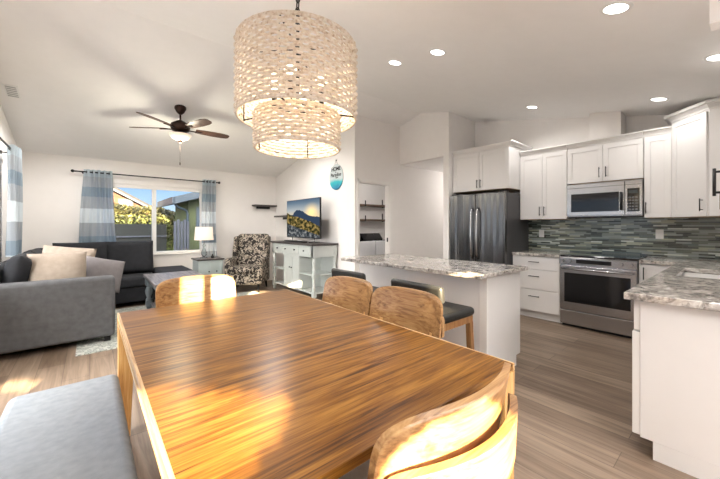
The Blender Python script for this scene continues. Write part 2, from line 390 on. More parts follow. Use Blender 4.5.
# left wall with the living room window, gable shaped
w = MB()
def wallX(w, x0, x1, ya, yb, z0):
    pts = [(ya, z0)]
    pts += [(yb, z0), (yb, ceil(yb)+0.05)]
    if ya < YR < yb: pts.append((YR, 3.38))
    pts.append((ya, ceil(ya)+0.05)); w.prism(pts, x0, x1, 'X')
LW0, LW1 = 4.05, 5.55
wallX(w, XL-0.15, XL, -1.45, 1.6, 0); wallX(w, XL-0.15, XL, 1.6, 3.6, 2.05); wallX(w, XL-0.15, XL, 3.6, LW0, 0); wallX(w, XL-0.15, XL, LW1, YF+0.15, 0); wallX(w, XL-0.15, XL, LW0, LW1, WZ1)
w.box(XL-0.15, XL, LW0, LW1, 0, WZ0)
struct('wall_left', w, M['wall'])
# kitchen wall and sink wall
w = MB(); wallX(w, XK, XK+0.15, YS-0.12, 3.27, 0); struct('wall_right', w, M['wall'])
w = MB(); w.box(2.42, XK+0.15, YS-0.12, YS, 0, ceil(YS)+0.03); struct('wall_sink_side', w, M['wall'])
# inner living-room wall, laundry wall (with door opening), fridge return wall, hall
w = MB(); wallX(w, XT, XT+0.11, YW+0.11, YF+0.1, 0); struct('wall_inner', w, M['wall'])
DX0, DX1, DZ = 3.555, 4.30, 2.07
w = MB()
w.box(XT, DX0, YW, YW+0.11, 0, ceil(YW)+0.03); w.box(DX1, 5.5, YW, YW+0.11, 0, ceil(YW)+0.03); w.box(5.5, 7.2, YW, YW+0.11, 0, 2.6); w.box(DX0, DX1, YW, YW+0.11, DZ, ceil(YW)+0.03)
struct('wall_laundry', w, M['wall'])
w = MB(); w.box(4.57, 7.2, 3.15, 3.26, 0, 2.48); wallX(w, 4.57, 5.53, 3.15, 3.26, 2.48); struct('wall_fridge_side', w, M['wall'])
w = MB(); wallX(w, 4.57, 4.68, 3.26, YW, 2.48); struct('wall_hall_header', w, M['wall'])
struct('wall_hall_end', B(7.1, 7.2, 3.1, 4.4, 0, 2.6), M['wall'])
struct('ceiling_hall', B(4.68, 7.2, 3.15, 4.3, 2.48, 2.56), M['ceiling'])
# laundry room shell
struct('wall_laundry_back', B(3.5, 7.2, 6.25, 6.35, 0, 2.5), M['wall'])
struct('wall_laundry_side', B(6.4, 6.5, YW+0.11, 6.3, 0, 2.5), M['wall'])
struct('ceiling_laundry', B(3.55, 6.5, YW+0.11, 6.3, 2.44, 2.52), M['ceiling'])
# door_1: cased opening into the laundry
t = MB()
t.box(DX0-0.05, DX0, YW-0.012, YW-0.001, 0, DZ+0.05, 0.003); t.box(DX1, DX1+0.05, YW-0.012, YW-0.001, 0, DZ+0.05, 0.003); t.box(DX0-0.05, DX1+0.05, YW-0.012, YW-0.001, DZ, DZ+0.05, 0.003)
t.box(DX0, DX0+0.015, YW, YW+0.11, 0, DZ); t.box(DX1-0.015, DX1, YW, YW+0.11, 0, DZ); t.box(DX0, DX1, YW, YW+0.11, DZ-0.015, DZ)
d1 = struct('door_1', t, M['trim'])
B(DX1-0.02, DX1-0.014, YW+0.03, YW+0.06, 1.0, 1.08).build('strike_plate', M['black'], d1)
# baseboards
def baseb(name, *boxes):
    m = MB()
    for b in boxes: m.box(*b, 0.004)
    struct(name, m, M['trim'])
baseb('baseboard_far', (XL, 3.46, YF-0.013, YF-0.001, 0, 0.09))
baseb('baseboard_left', (XL+0.001, XL+0.013, -1.2, YF-0.02, 0, 0.09))
baseb('baseboard_inner', (XT-0.013, XT-0.001, YW, YF-0.02, 0, 0.09))
baseb('baseboard_laundry', (DX1+0.05, 7.0, YW-0.013, YW-0.001, 0, 0.09))

# ------------------------------------------------------------------ windows
def window(name, axis, pos, a0, a1, z0, z1, mull, sill=True):
    # axis 'Y': wall plane y=pos, spanning x ; axis 'X': plane x=pos, spanning y (outside toward -x)
    def bx(m, u0, u1, d0, d1, za, zb, bev=0.004):
        if axis == 'Y': m.box(u0, u1, pos+d0, pos+d1, za, zb, bev)
        else: m.box(pos-d1, pos-d0, u0, u1, za, zb, bev)
    f = MB(); t = 0.045
    bx(f, a0, a1, 0.03, 0.10, z0, z0+t); bx(f, a0, a1, 0.03, 0.10, z1-t, z1)
    bx(f, a0, a0+t, 0.03, 0.10, z0, z1); bx(f, a1-t, a1, 0.03, 0.10, z0, z1)
    if mull: bx(f, mull-0.035, mull+0.035, 0.025, 0.10, z0, z1)
    o = struct(name, f, M['plastic'])
    g = MB(); bx(g, a0+t*0.8, a1-t*0.8, 0.062, 0.068, z0+t*0.8, z1-t*0.8, 0); g.build('pane', M['glass'], o)
    if sill:
        s = MB(); bx(s, a0-0.03, a1+0.03, -0.03, 0.03, z0-0.025, z0+0.003); s.build('sill', M['trim'], o)
        s = MB(); bx(s, a0, a1, -0.012, -0.001, z0-0.07, z0-0.026); s.build('apron', M['trim'], o)
    return o
w1 = window('window_1', 'Y', YF, WX0, WX1, WZ0, WZ1, 0.955)
v = MB(); v.box(WX0+0.005, WX1-0.005, YF+0.005, YF+0.03, WZ1-0.07, WZ1-0.005, 0.004); v.build('roller_shade', M['trim'], w1)
window('window_2', 'X', XL, LW0, LW1, WZ0, WZ1, 4.8)

#@@REAR@@
# rear wall behind the camera: wide sliding glass doors
w = MB(); zt = ceil(YB)+0.05
w.box(XL-0.15, -0.80, YB-0.12, YB, 0, zt); w.box(2.35, XR, YB-0.12, YB, 0, zt); w.box(-0.80, 2.35, YB-0.12, YB, 2.12, zt)
struct('wall_rear', w, M['wall'])
w = MB(); wallX(w, XR-0.1, XR, YB, YS-0.1, 0); struct('wall_rear_side', w, M['wall'])
# added unseen sun blocker; its cut gaps shape the sun patches indoors
def inside(p, poly):
    c = False; n = len(poly); x, y = p
    for i in range(n):
        (x1, y1), (x2, y2) = poly[i], poly[i-1]
        if (y1 > y) != (y2 > y) and x < (x2-x1)*(y-y1)/(y2-y1)+x1: c = not c
    return c
GAPS = [[(-1.80,2.48),(-1.36,2.385),(-1.45,2.345),(-1.54,2.323),(-1.66,2.31),(-1.84,2.31),(-1.88,2.33),(-1.88,2.48)],
        [(-1.28,2.14),(-1.28,2.26),(-1.24,2.33),(-1.17,2.365),(-0.98,2.365),(-0.86,2.30),(-0.74,2.22),(-0.74,2.14)],
        [(-1.90,2.84),(-1.90,3.04),(-1.76,3.04),(-1.76,2.84)], [(-1.68,2.84),(-1.68,3.04),(-1.46,3.04),(-1.46,2.84)],
        [(-0.42,3.00),(-0.42,3.13),(-0.24,3.13),(-0.24,3.00)],
        [(-1.22,3.00),(-0.66,2.92),(-0.70,3.03),(-1.05,3.12)],
        [(0.22,2.655),(0.22,2.70),(0.42,2.70),(0.36,2.655)],
        [(-0.16,2.42),(-0.16,2.66),(0.12,2.66),(0.12,2.42)],
        [(-3.35,2.47),(-2.95,2.385),(-2.95,2.345),(-3.35,2.415)]]
m = MB(); st_ = 0.015
def cells(x0, x1, z0, z1):
    nx = int(round((x1-x0)/st_)); nz = int(round((z1-z0)/st_))
    V = {}
    def gv(i, k):
        if (i, k) not in V: V[(i, k)] = m.b.verts.new((x0+i*st_, -5.0, z0+k*st_))
        return V[(i, k)]
    for i in range(nx):
        for k in range(nz):
            c = (x0+(i+0.5)*st_, z0+(k+0.5)*st_)
            if not any(inside(c, g) for g in GAPS): m.b.faces.new([gv(i,k), gv(i+1,k), gv(i+1,k+1), gv(i,k+1)])
cells(-3.6, 1.2, 1.8, 3.3)
m.box(-3.6, 1.2, -5.02, -5.0, -0.3, 1.8); m.box(-9.5, -3.6, -5.02, -5.0, -0.3, 6.6); m.box(1.2, 4.0, -5.02, -5.0, -0.3, 3.3); m.box(-3.6, -2.0, -5.02, -5.0, 3.3, 7.1)
SCREEN = m
#@@END@@

# ------------------------------------------------------------------ curtains and rods
def curtain_mesh(axis, pos, a0, a1, ztop, n=7, amp=0.04, flare=0.0, zb=0.02):
    m = MB(); nu, nz = n*10, 30; g = []
    for i in range(nu+1):
        row = []
        for j in range(nz+1):
            u = i/nu; z = zb+(ztop-zb)*j/nz; k = 1+flare*(1-j/nz)
            a = a0+(a1-a0)*(0.5+(u-0.5)*k) + 0.008*math.sin(3*z+7*u)
            d = amp*math.sin(2*PI*n*u)*(0.8+0.25*math.sin(2.2*z+5*u))
            row.append(m.b.verts.new((a, pos+d, z) if axis == 'Y' else (pos+d, a, z)))
        g.append(row)
    for i in range(nu):
        for j in range(nz):
            f = m.b.faces.new([g[i][j], g[i+1][j], g[i+1][j+1], g[i][j+1]]); f.smooth = True
    return m
def rod(name_, label, p0, p1, wall_dir, bks):
    t = thing(name_, label, 'curtain rod', p0)
    p0 = Vector(p0); p1 = Vector(p1); d = p1-p0; u = d.normalized()
    MB().cyl((0,0,0), d, 0.011).build('rod', M['black'], t)
    for q in (Vector((0,0,0)), d):
        s = 1 if q.length > 0 else -1
        m = MB(); m.lathe([(0.002,-0.026),(0.018,-0.018),(0.026,0),(0.018,0.018),(0.002,0.026)], (0,0,0), 16)
        bmesh.ops.translate(m.b, verts=m.b.verts, vec=q+u*s*0.02); m.build('finial', M['black'], t)
    for k in bks:
        q = d*k; m = MB(); m.cyl(q, q+Vector(wall_dir), 0.007); m.cyl(q+Vector(wall_dir)*0.93, q+Vector(wall_dir), 0.022); m.build('bracket', M['black'], t)
rod('curtain_rod', 'long black curtain rod above the wide window on the far wall', (-0.20, 7.18, 2.22), (2.09, 7.18, 2.22), (0, 0.118, 0), (0.05, 0.93))
rod('curtain_rod', 'black curtain rod on the left wall, seen end on at the photo edge', (-0.72, 3.8, 2.22), (-0.72, 6.04, 2.22), (-0.128, 0, 0), (0.06, 0.95))
def curtain(label, axis, pos, a0, a1, n, amp, flare):
    o = curtain_mesh(axis, pos, a0, a1, 2.265, n, amp, flare, 0.93 if a0 > 5 else 0.96 if a0 < 0 else 0.02).build('curtain', M['curtain']); tag(o, label, 'curtain', 'striped window curtains')
    for k in range(n):
        u = (k+0.5)/n; a = a0+(a1-a0)*u
        m = MB(); pts = []
        for i in range(16):
            t = 2*PI*i/16
            pts.append((a+0.0, pos+0.021*math.cos(t), 2.22+0.021*math.sin(t)) if axis == 'Y' else (pos+0.021*math.cos(t), a, 2.22+0.021*math.sin(t)))
        m.tube(pts, 0.004, 5, True); m.build('grommet', M['black'], o)
    return o
curtain('striped blue and grey curtain left of the far window, behind the dark sofa', 'Y', 7.18, -0.08, 0.30, 5, 0.045, 0.35)
curtain('narrow striped curtain right of the far window, behind the table lamp', 'Y', 7.18, 1.78, 2.04, 4, 0.04, 0.2)
curtain('striped curtain hanging in the left corner against the left wall', 'X', -0.715, 5.55, 5.99, 5, 0.06, 0.0)

# ------------------------------------------------------------------ dining set
TX0, TX1, TY0, TY1 = 0.13, 1.285, 0.58, 2.50
t = thing('dining_table', 'large oak dining table with extension rail and square corner legs, in the foreground', 'table', ((TX0+TX1)/2, (TY0+TY1)/2, 0))
hx, hy = (TX1-TX0)/2, (TY1-TY0)/2
top = MB().box(-hx+0.004, hx-0.004, -hy+0.004, hy-0.004, 0.732, 0.76, 0.003).build('tabletop', M['table'], t)
for q in (-hx, hx-0.012): MB().box(q, q+0.012, -hy, hy, 0.732, 0.7605, 0.003).build('edge_banding', M['table_edge'], t)
MB().box(-hx+0.16, hx-0.16, -hy+0.20, hy-0.20, 0.66, 0.732, 0.002).build('apron', M['leg'], t)
for q in (-hx, hx-0.02): MB().box(q, q+0.02, -hy+0.08, hy-0.08, 0.70, 0.716, 0.003).build('rail', M['table_edge'], t)
for sx in (-1, 1):
    for sy in (-1, 1):
        m = MB(); cx, cy = sx*(hx-0.045), sy*(hy-0.045)
        m.box(cx-0.045, cx+0.045, cy-0.045, cy+0.045, 0.0, 0.731, 0.004)
        for vv in m.b.verts:
            if vv.co.z < 0.1: vv.co.x = cx+sx*0.012+(vv.co.x-cx)*0.65; vv.co.y = cy+sy*0.012+(vv.co.y-cy)*0.65
        m.build('leg', M['leg'], t)

def panel_mesh(w, zc, hz, y0, bow, th, tilt, n=5.0):
    """bent plywood panel: rounded rectangle, bowed away (-y) in the middle"""
    m = MB(); nu, nv = 36, 10; G = []
    for s in (0, 1):
        g = []
        for i in range(nu+1):
            u = -math.cos(PI*i/nu)
            hh = hz*max(0.0, 1-abs(u)**n)**(1/n)
            row = []
            for j in range(nv+1):
                v_ = 2*j/nv-1; z = zc+hh*v_
                x = u*w/2; y = y0-bow*(1-u*u)-tilt*(z-zc)-s*th
                row.append(m.b.verts.new((x, y, z)))
            g.append(row)
        G.append(g)
    for s in (0, 1):
        g = G[s]
        for i in range(nu):
            for j in range(nv):
                q = [g[i][j], g[i+1][j], g[i+1][j+1], g[i][j+1]]
                f = m.b.faces.new(q if s else q[::-1]); f.smooth = True
    for i in range(nu):
        for j in (0, nv):
            m.b.faces.new([G[0][i][j], G[0][i+1][j], G[1][i+1][j], G[1][i][j]])
    for i in (0, nu):
        for j in range(nv):
            m.b.faces.new([G[0][i][j], G[0][i][j+1], G[1][i][j+1], G[1][i][j]])
    bmesh.ops.remove_doubles(m.b, verts=m.b.verts, dist=1e-6)
    bmesh.ops.dissolve_degenerate(m.b, edges=m.b.edges, dist=1e-6)
    return m
def make_chair(loc, rz, label):
    t = thing('dining_chair', label, 'chair', loc, rz, 'wooden dining chairs')
    panel_mesh(0.56, 0.755, 0.15, -0.225, 0.075, 0.018, 0.18).build('backrest', M['chairback'], t)
    panel_mesh(0.54, 0.735, 0.065, -0.262, 0.085, 0.022, 0.05, 7).build('back_rail', M['chairback'], t)
    MB().box(-0.235, 0.235, -0.20, 0.235, 0.425, 0.485, 0.028, 4).build('seat', M['seat_fabric'], t)
    m = MB(); m.box(-0.215, 0.215, 0.19, 0.215, 0.36, 0.424, 0.003); m.box(-0.215, 0.215, -0.20, -0.175, 0.36, 0.424, 0.003)
    m.box(-0.215, -0.19, -0.2, 0.215, 0.36, 0.424, 0.003); m.box(0.19, 0.215, -0.2, 0.215, 0.36, 0.424, 0.003); m.build('seat_frame', M['leg'], t)
    for sx in (-1, 1):
        m = MB(); m.tube([(sx*0.215, -0.235, 0), (sx*0.208, -0.22, 0.3), (sx*0.205, -0.235, 0.5), (sx*0.205, -0.262, 0.70)], 0.018, 8); m.build('leg', M['leg'], t)
        m = MB(); m.cyl((sx*0.215, 0.205, 0), (sx*0.205, 0.2, 0.42), 0.014, 0.022); m.build('leg', M['leg'], t)
    return t
ch = make_chair((0.725, 0.735, 0), 0, 'sunlit wooden dining chair at the near end of the table, its back to the camera')
dup(ch, (0.64, 2.46, 0), PI, 'wooden dining chair at the far end of the table, facing the camera')
dup(ch, (1.215, 1.33, 0), PI/2, 'wooden dining chair on the island side of the table, nearest the kitchen floor')
dup(ch, (1.215, 1.90, 0), PI/2, 'wooden dining chair on the island side of the table, nearest the white console')
# bench
t = thing('dining_bench', 'upholstered pale grey bench along the left side of the dining table', 'bench', (-0.09, 1.20, 0))
m = MB(); m.box(-0.215, 0.215, -1.0, 1.09, 0.40, 0.475, 0.036, 5)
m.build('cushion', M['bench_fabric'], t)
MB().box(-0.20, 0.20, -0.98, 1.07, 0.35, 0.405, 0.004).build('frame', M['leg'], t)
for sx in (-1, 1):
    for sy in (-0.94, 1.03):
        MB().cyl((sx*0.19, sy, 0), (sx*0.17, sy, 0.36), 0.016, 0.025).build('leg', M['leg'], t)

# ------------------------------------------------------------------ stools and island
def make_stool(loc, label):
    t = thing('counter_stool', label, 'stool', loc, 0, 'counter stools')
    # faces +x (the island); back on -x
    m = MB(); m.box(-0.20, 0.25, -0.225, 0.225, 0.585, 0.655, 0.03, 4); m.build('seat', M['leather'], t)
    m = MB(); m.box(-0.19, 0.235, -0.21, 0.21, 0.535, 0.588, 0.004); m.build('seat_frame', M['walnut'], t)
    m = MB(); m.box(-0.255, -0.20, -0.25, 0.25, 0.745, 0.875, 0.026, 4)
    for vv in m.b.verts: vv.co.x += 0.25*(vv.co.y**2) - 0.10*(vv.co.z-0.8)
    m.build('backrest', M['leather'], t)
    for sy in (-1, 1):
        MB().tube([(-0.22, sy*0.2, 0), (-0.2, sy*0.195, 0.55), (-0.215, sy*0.195, 0.80)], 0.017, 8).build('leg', M['walnut'], t)
        m = MB(); m.box(0.19, 0.235, sy*0.19-0.022, sy*0.19+0.022, 0, 0.54, 0.004)
        for vv in m.b.verts:
            if vv.co.z < 0.1: vv.co.x += 0.02; vv.co.y += sy*0.015
        m.build('leg', M['walnut'], t)
        MB().box(-0.2, 0.21, sy*0.195-0.012, sy*0.195+0.012, 0.2, 0.235).build('stretcher', M['walnut'], t)
    MB().box(0.2, 0.225, -0.19, 0.19, 0.2, 0.235).build('foot_rail', M['walnut'], t)
    return t
st = make_stool((2.11, 1.60, 0), 'black leather counter stool at the island corner nearest the kitchen floor')
dup(st, (2.11, 2.44, 0), 0, 'black leather counter stool at the island end nearest the laundry door')

t = thing('kitchen_island', 'white kitchen island with plain panels, between stools and refrigerator', 'island', (2.8, 2.2, 0))
MB().box(-0.30, 0.32, -0.84, 0.80, 0.10, 0.885, 0.002).build('body', M['cab'], t)
MB().box(-0.30, 0.25, -0.835, 0.80, 0.0, 0.10).build('toe_kick', M['cab'], t)
m = MB(); m.box(-0.305, -0.285, -0.845, -0.78, 0.0, 0.885, 0.002); m.build('corner_trim', M['trim'], t)
for k in range(3):
    y0 = -0.83+k*0.545; m = MB(); m.box(0.32, 0.34, y0+0.004, y0+0.54, 0.11, 0.88, 0.003); dd = m.build('door', M['cab'], t)
    MB().tube([(0.34, y0+0.08, 0.60), (0.37, y0+0.08, 0.60), (0.37, y0+0.08, 0.75), (0.34, y0+0.08, 0.75)], 0.005, 6).build('handle', M['black'], dd)
tag(B(2.30, 3.15, 1.30, 3.10, 0.886, 0.922, 0.006).build('island_countertop', M['granite']), 'grey granite countertop lying on the white kitchen island', 'countertop')

# ------------------------------------------------------------------ kitchen cabinets
def shaker(m, axis, p, a0, a1, z0, z1, sgn=-1, rail=0.055, th=0.02):
    """shaker door on plane; axis 'X' plane x=p spanning y, front towards sgn"""
    def bx(u0, u1, za, zb, d0, d1):
        lo, hi = sorted((p+sgn*d0, p+sgn*d1))
        if axis == 'X': m.box(lo, hi, u0, u1, za, zb, 0.0015, 1)
        else: m.box(u0, u1, lo, hi, za, zb, 0.0015, 1)
    bx(a0, a1, z0, z0+rail, 0, th); bx(a0, a1, z1-rail, z1, 0, th); bx(a0, a0+rail, z0+rail, z1-rail, 0, th); bx(a1-rail, a1, z0+rail, z1-rail, 0, th)
    bx(a0+rail, a1-rail, z0+rail, z1-rail, 0, th-0.008)
    return m
def pull(axis, p, a, z, length=0.13, vert=True, sgn=-1, off=0.03, r=0.005):
    m = MB()
    def P(d, u, zz): return (p+sgn*d, u, zz) if axis == 'X' else (u, p+sgn*d, zz)
    h = length/2
    if vert:
        m.cyl(P(off, a, z-h), P(off, a, z+h), r, n=8); ends = [(a, z-h*0.75), (a, z+h*0.75)]
    else:
        m.cyl(P(off, a-h, z), P(off, a+h, z), r, n=8); ends = [(a-h*0.75, z), (a+h*0.75, z)]
    for u, zz in ends: m.cyl(P(0, u, zz), P(off, u, zz), r*0.9, n=8)
    return m
def crown(m, pts, z, h=0.07, out=0.055):
    """crown moulding: segments follow pts (x,y,nx,ny), nx,ny outward"""
    prof = [(0,0), (0.008,0), (0.014,0.02), (0.04,0.052), (out,0.056), (out,h), (0,h)]
    rows = []
    for (x, y, nx, ny) in pts: rows.append([m.b.verts.new((x+nx*d, y+ny*d, z+hh)) for d, hh in prof])
    n = len(prof)
    for a, b2 in zip(rows, rows[1:]):
        for i in range(n): m.b.faces.new([a[i], a[(i+1)%n], b2[(i+1)%n], b2[i]])
    m.b.faces.new(rows[0]); m.b.faces.new(rows[-1][::-1])
    return m
UZ0, UZ1 = 1.395, 2.36; UX = 5.05
def upper(label, y0, y1, z0, z1, xf, doors, pulls, crown_pts=None, pz=None):
    t = thing('wall_cabinet', label, 'cabinet', (XK, (y0+y1)/2, z0), 0, None)
    def L_(m): bmesh.ops.translate(m.b, verts=m.b.verts, vec=(-XK, -(y0+y1)/2, -z0)); return m
    L_(MB().box(xf, XK-0.002, y0, y1, z0+0.004, z1, 0.002)).build('carcass', M['cab'], t)
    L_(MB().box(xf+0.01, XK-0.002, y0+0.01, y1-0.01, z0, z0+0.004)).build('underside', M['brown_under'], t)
    for i, (a, b2) in enumerate(doors):
        m = MB(); shaker(m, 'X', xf, a+0.002, b2-0.002, z0+0.004, z1-0.02); d = L_(m).build('door', M['cab'], t)
        L_(pull('X', xf-0.02, pulls[i], pz if pz else z0+0.12)).build('handle', M['black'], d)
    if crown_pts: L_(crown(MB(), crown_pts, z1-0.005)).build('crown_moulding', M['cab'], t)
    return t
def cr(x, ya, yb, ra=False, rb=False):
    p = []
    if ra: p += [(XK-0.01, ya, 0, -1), (x, ya, -1, -1)]
    else: p += [(x, ya, -1, 0)]
    if rb: p += [(x, yb, -1, 1), (XK-0.01, yb, 0, 1)]
    else: p += [(x, yb, -1, 0)]
    return p
upper('tall white two-door wall cabinet between refrigerator and microwave', 1.565, 2.195, UZ0, UZ1, UX, [(1.565, 1.88), (1.88, 2.195)], [1.85, 1.91], cr(UX, 1.565, 2.195))
upper('short white two-door wall cabinet directly above the microwave', 0.765, 1.56, 1.87, UZ1, UX, [(0.765, 1.16), (1.16, 1.56)], [1.125, 1.195], cr(UX, 0.765, 1.56), 1.99)
upper('narrow white single-door wall cabinet between microwave and corner cabinet', 0.525, 0.76, UZ0, UZ1, UX, [(0.525, 0.76)], [0.74], cr(UX, 0.525, 0.76))
upper('deep white wall cabinet above the refrigerator', 2.20, 3.145, 1.855, 2.48, 4.70, [(2.20, 2.67), (2.67, 3.145)], [2.64, 2.70], cr(4.70, 2.20, 3.145, ra=True), 1.96)
# diagonal corner cabinet
t = thing('corner_wall_cabinet', 'tall diagonal white corner wall cabinet at the right, beside the sink wall', 'cabinet', (XK, YS, UZ0))
def Lc(m): bmesh.ops.translate(m.b, verts=m.b.verts, vec=(-XK, -YS, -UZ0)); return m
cz1 = 2.47
poly = [(XK-0.002, YS+0.002), (XK-0.002, 0.52), (5.05, 0.52), (4.75, 0.22), (4.75, YS+0.002)]
Lc(MB().prism(poly, UZ0+0.004, cz1, 'Z')).build('carcass', M['cab'], t)
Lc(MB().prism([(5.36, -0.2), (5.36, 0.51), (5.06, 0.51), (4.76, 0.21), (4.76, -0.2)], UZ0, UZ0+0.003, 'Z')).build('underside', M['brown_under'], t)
m = MB(); shaker(m, 'X', 0, -0.20, 0.20, 0.004, cz1-UZ0-0.02); 
mt = Matrix.Translation(Vector((4.90-XK, 0.37-YS, 0))) @ Matrix.Rotation(R(45), 4, 'Z')
mt = Matrix.Translation(Vector((4.90-XK, 0.37-YS, 0))) @ Matrix.Rotation(R(-45), 4, 'Z')
bmesh.ops.transform(m.b, matrix=mt, verts=m.b.verts); d = m.build('door', M['cab'], t)
m = pull('X', -0.02, -0.165, 0.12, 0.13); bmesh.ops.transform(m.b, matrix=mt, verts=m.b.verts); m.build('handle', M['black'], d)
s2 = 0.4142
Lc(crown(MB(), [(XK-0.01, 0.52, 0, 1), (5.05, 0.52, -s2, 1), (4.75, 0.22, -1, s2), (4.75, YS+0.01, -1, 0)], cz1-0.005, 0.085, 0.065)).build('crown_moulding', M['cab'], t)
# sink-wall cabinets seen edge-on at the right edge
t = thing('wall_cabinet', 'white wall cabinet over the sink with a long black pull, cut by the photo edge', 'cabinet', (2.9, YS, UZ0))
MB().box(0.0, 0.9, 0.002, 0.28, 0.0, 0.97, 0.002).build('carcass', M['cab'], t)
m = MB(); shaker(m, 'Y', 0.28, 0.004, 0.45, 0.0, 0.96, sgn=1); d = m.build('door', M['cab'], t)
pull('Y', 0.30, 0.055, 0.175, 0.17, sgn=1, off=0.037, r=0.008).build('handle', M['black'], d)
t = thing('wall_cabinet', 'white wall cabinet on the sink wall next to the corner cabinet', 'cabinet', (3.9, YS, UZ0))
MB().box(0.0, 0.84, 0.002, 0.30, 0.0, 0.97, 0.002).build('carcass', M['cab'], t)
m = MB(); shaker(m, 'Y', 0.30, 0.40, 0.835, 0.0, 0.96, sgn=1); d = m.build('door', M['cab'], t)
pull('Y', 0.32, 0.46, 0.13, 0.15, sgn=1, off=0.035, r=0.006).build('handle', M['black'], d)

# base cabinets
BX = 4.78
t = thing('base_cabinet', 'white three-drawer base cabinet between refrigerator and range', 'cabinet', (BX, 1.87, 0))
MB().box(0, 0.598, -0.305, 0.315, 0.10, 0.878, 0.002).build('carcass', M['cab'], t)
MB().box(0.06, 0.598, -0.305, 0.315, 0.0, 0.10).build('toe_kick', M['cab'], t)
for z0, z1, pz in ((0.70, 0.87, 0.80), (0.42, 0.69, 0.60), (0.115, 0.41, 0.32)):
    m = MB(); m.box(-0.02, 0, -0.302, 0.312, z0, z1, 0.002, 1)
    d = m.build('drawer', M['cab'], t); pull('X', -0.02, 0.01, pz, 0.14, vert=False).build('handle', M['black'], d)
t = thing('base_cabinet', 'narrow white base cabinet right of the range with a vertical pull', 'cabinet', (BX, 0.60, 0))
MB().box(0, 0.598, -0.15, 0.165, 0.10, 0.878, 0.002).build('carcass', M['cab'], t)
MB().box(0.06, 0.598, -0.15, 0.165, 0.0, 0.10).build('toe_kick', M['cab'], t)
m = MB(); shaker(m, 'X', 0, -0.148, 0.163, 0.11, 0.87); d = m.build('door', M['cab'], t)
pull('X', -0.02, 0.12, 0.77, 0.14).build('handle', M['black'], d)
t = thing('sink_cabinet', 'white base cabinet run with a plain end panel under the sink counter, right foreground', 'cabinet', (2.40, YS, 0))
MB().box(0, 2.976, 0.002, 0.60, 0.10, 0.878, 0.002).build('carcass', M['cab'], t)
MB().box(0, 2.976, 0.002, 0.545, 0.0, 0.10).build('toe_kick', M['cab'], t)
for k in range(4):
    x0 = 0.006+k*0.58
    dr = MB().box(x0, x0+0.57, 0.60, 0.628, 0.705, 0.872, 0.002, 1).build('drawer', M['cab'], t)
    pull('Y', 0.628, x0+0.285, 0.79, 0.14, False, 1).build('handle', M['black'], dr)
    m = MB(); shaker(m, 'Y', 0.60, x0-0.004, x0+0.57, 0.11, 0.695, sgn=1, th=0.035); dr = m.build('door', M['cab'], t)
    pull('Y', 0.635, x0+0.52, 0.6, 0.14, True, 1).build('handle', M['black'], dr)
# countertops
m = MB()
m.box(2.355, 3.45, YS+0.001, 0.445, 0.879, 0.92, 0.005); m.box(4.15, XK-0.002, YS+0.001, 0.445, 0.879, 0.92, 0.005)
m.box(3.45, 4.15, YS+0.001, -0.08, 0.879, 0.92); m.box(3.45, 4.15, 0.34, 0.445, 0.879, 0.92, 0.005)
m.box(4.735, XK-0.002, 0.445, 0.758, 0.879, 0.92, 0.005)
tag(m.build('sink_countertop', M['granite']), 'L-shaped grey granite countertop with the sink, at the right', 'countertop')
tag(B(4.735, XK-0.002, 1.566, 2.185, 0.879, 0.92, 0.005).build('range_side_countertop', M['granite']), 'short granite countertop over the three-drawer cabinet left of the range', 'countertop')
t = thing('sink', 'white undermount sink set into the granite counter', 'sink', (3.8, 0.13, 0.66))
m = MB(); m.box(-0.35, 0.35, -0.21, 0.21, 0, 0.012); m.box(-0.36, -0.35, -0.21, 0.21, 0, 0.218); m.box(0.35, 0.36, -0.21, 0.21, 0, 0.218)
m.box(-0.35, 0.35, -0.22, -0.21, 0, 0.218); m.box(-0.35, 0.35, 0.21, 0.22, 0, 0.218); m.build('basin', M['plastic'], t)
MB().lathe([(0.045, 0.012), (0.045, 0.02), (0.02, 0.016)], (0,0,0), 20).build('drain', M['steel'], t)
m = MB(); m.tube([(0,-0.26,0.27),(0,-0.26,0.52),(0,-0.23,0.6),(0,-0.15,0.62),(0,-0.08,0.58),(0,-0.07,0.5)], 0.012, 10)
m.lathe([(0.03,0),(0.03,0.02),(0.018,0.04)], (0,-0.26,0.26), 16); m.tube([(0.02,-0.26,0.32),(0.08,-0.26,0.36)], 0.007, 8)
bmesh.ops.translate(m.b, verts=m.b.verts, vec=(3.8, 0.115, 0.662)); tag(m.build('kitchen_faucet', M['steel']), 'steel gooseneck faucet behind the sink on the right counter', 'faucet')
# backsplash
struct('trim_backsplash', B(XK-0.012, XK-0.001, YS, 2.215, 0.921, 1.87), M['splash'])
struct('trim_backsplash_edge', B(XK-0.016, XK-0.001, 2.215, 2.235, 0.88, UZ0), M['trim'])
for (y, z, lab) in ((2.015, 1.185, 'white wall outlet on the mosaic backsplash left of the range'), (0.665, 1.20, 'white wall outlet on the mosaic backsplash right of the range')):
    t = thing('wall_outlet', lab, 'outlet', (XK-0.013, y, z))
    MB().box(-0.006, 0, -0.037, 0.037, -0.058, 0.058, 0.003).build('cover_plate', M['plastic'], t)
    for s in (-1, 1): MB().box(-0.009, -0.006, -0.017, 0.017, s*0.024-0.015, s*0.024+0.015, 0.002).build('socket', M['plastic'], t)

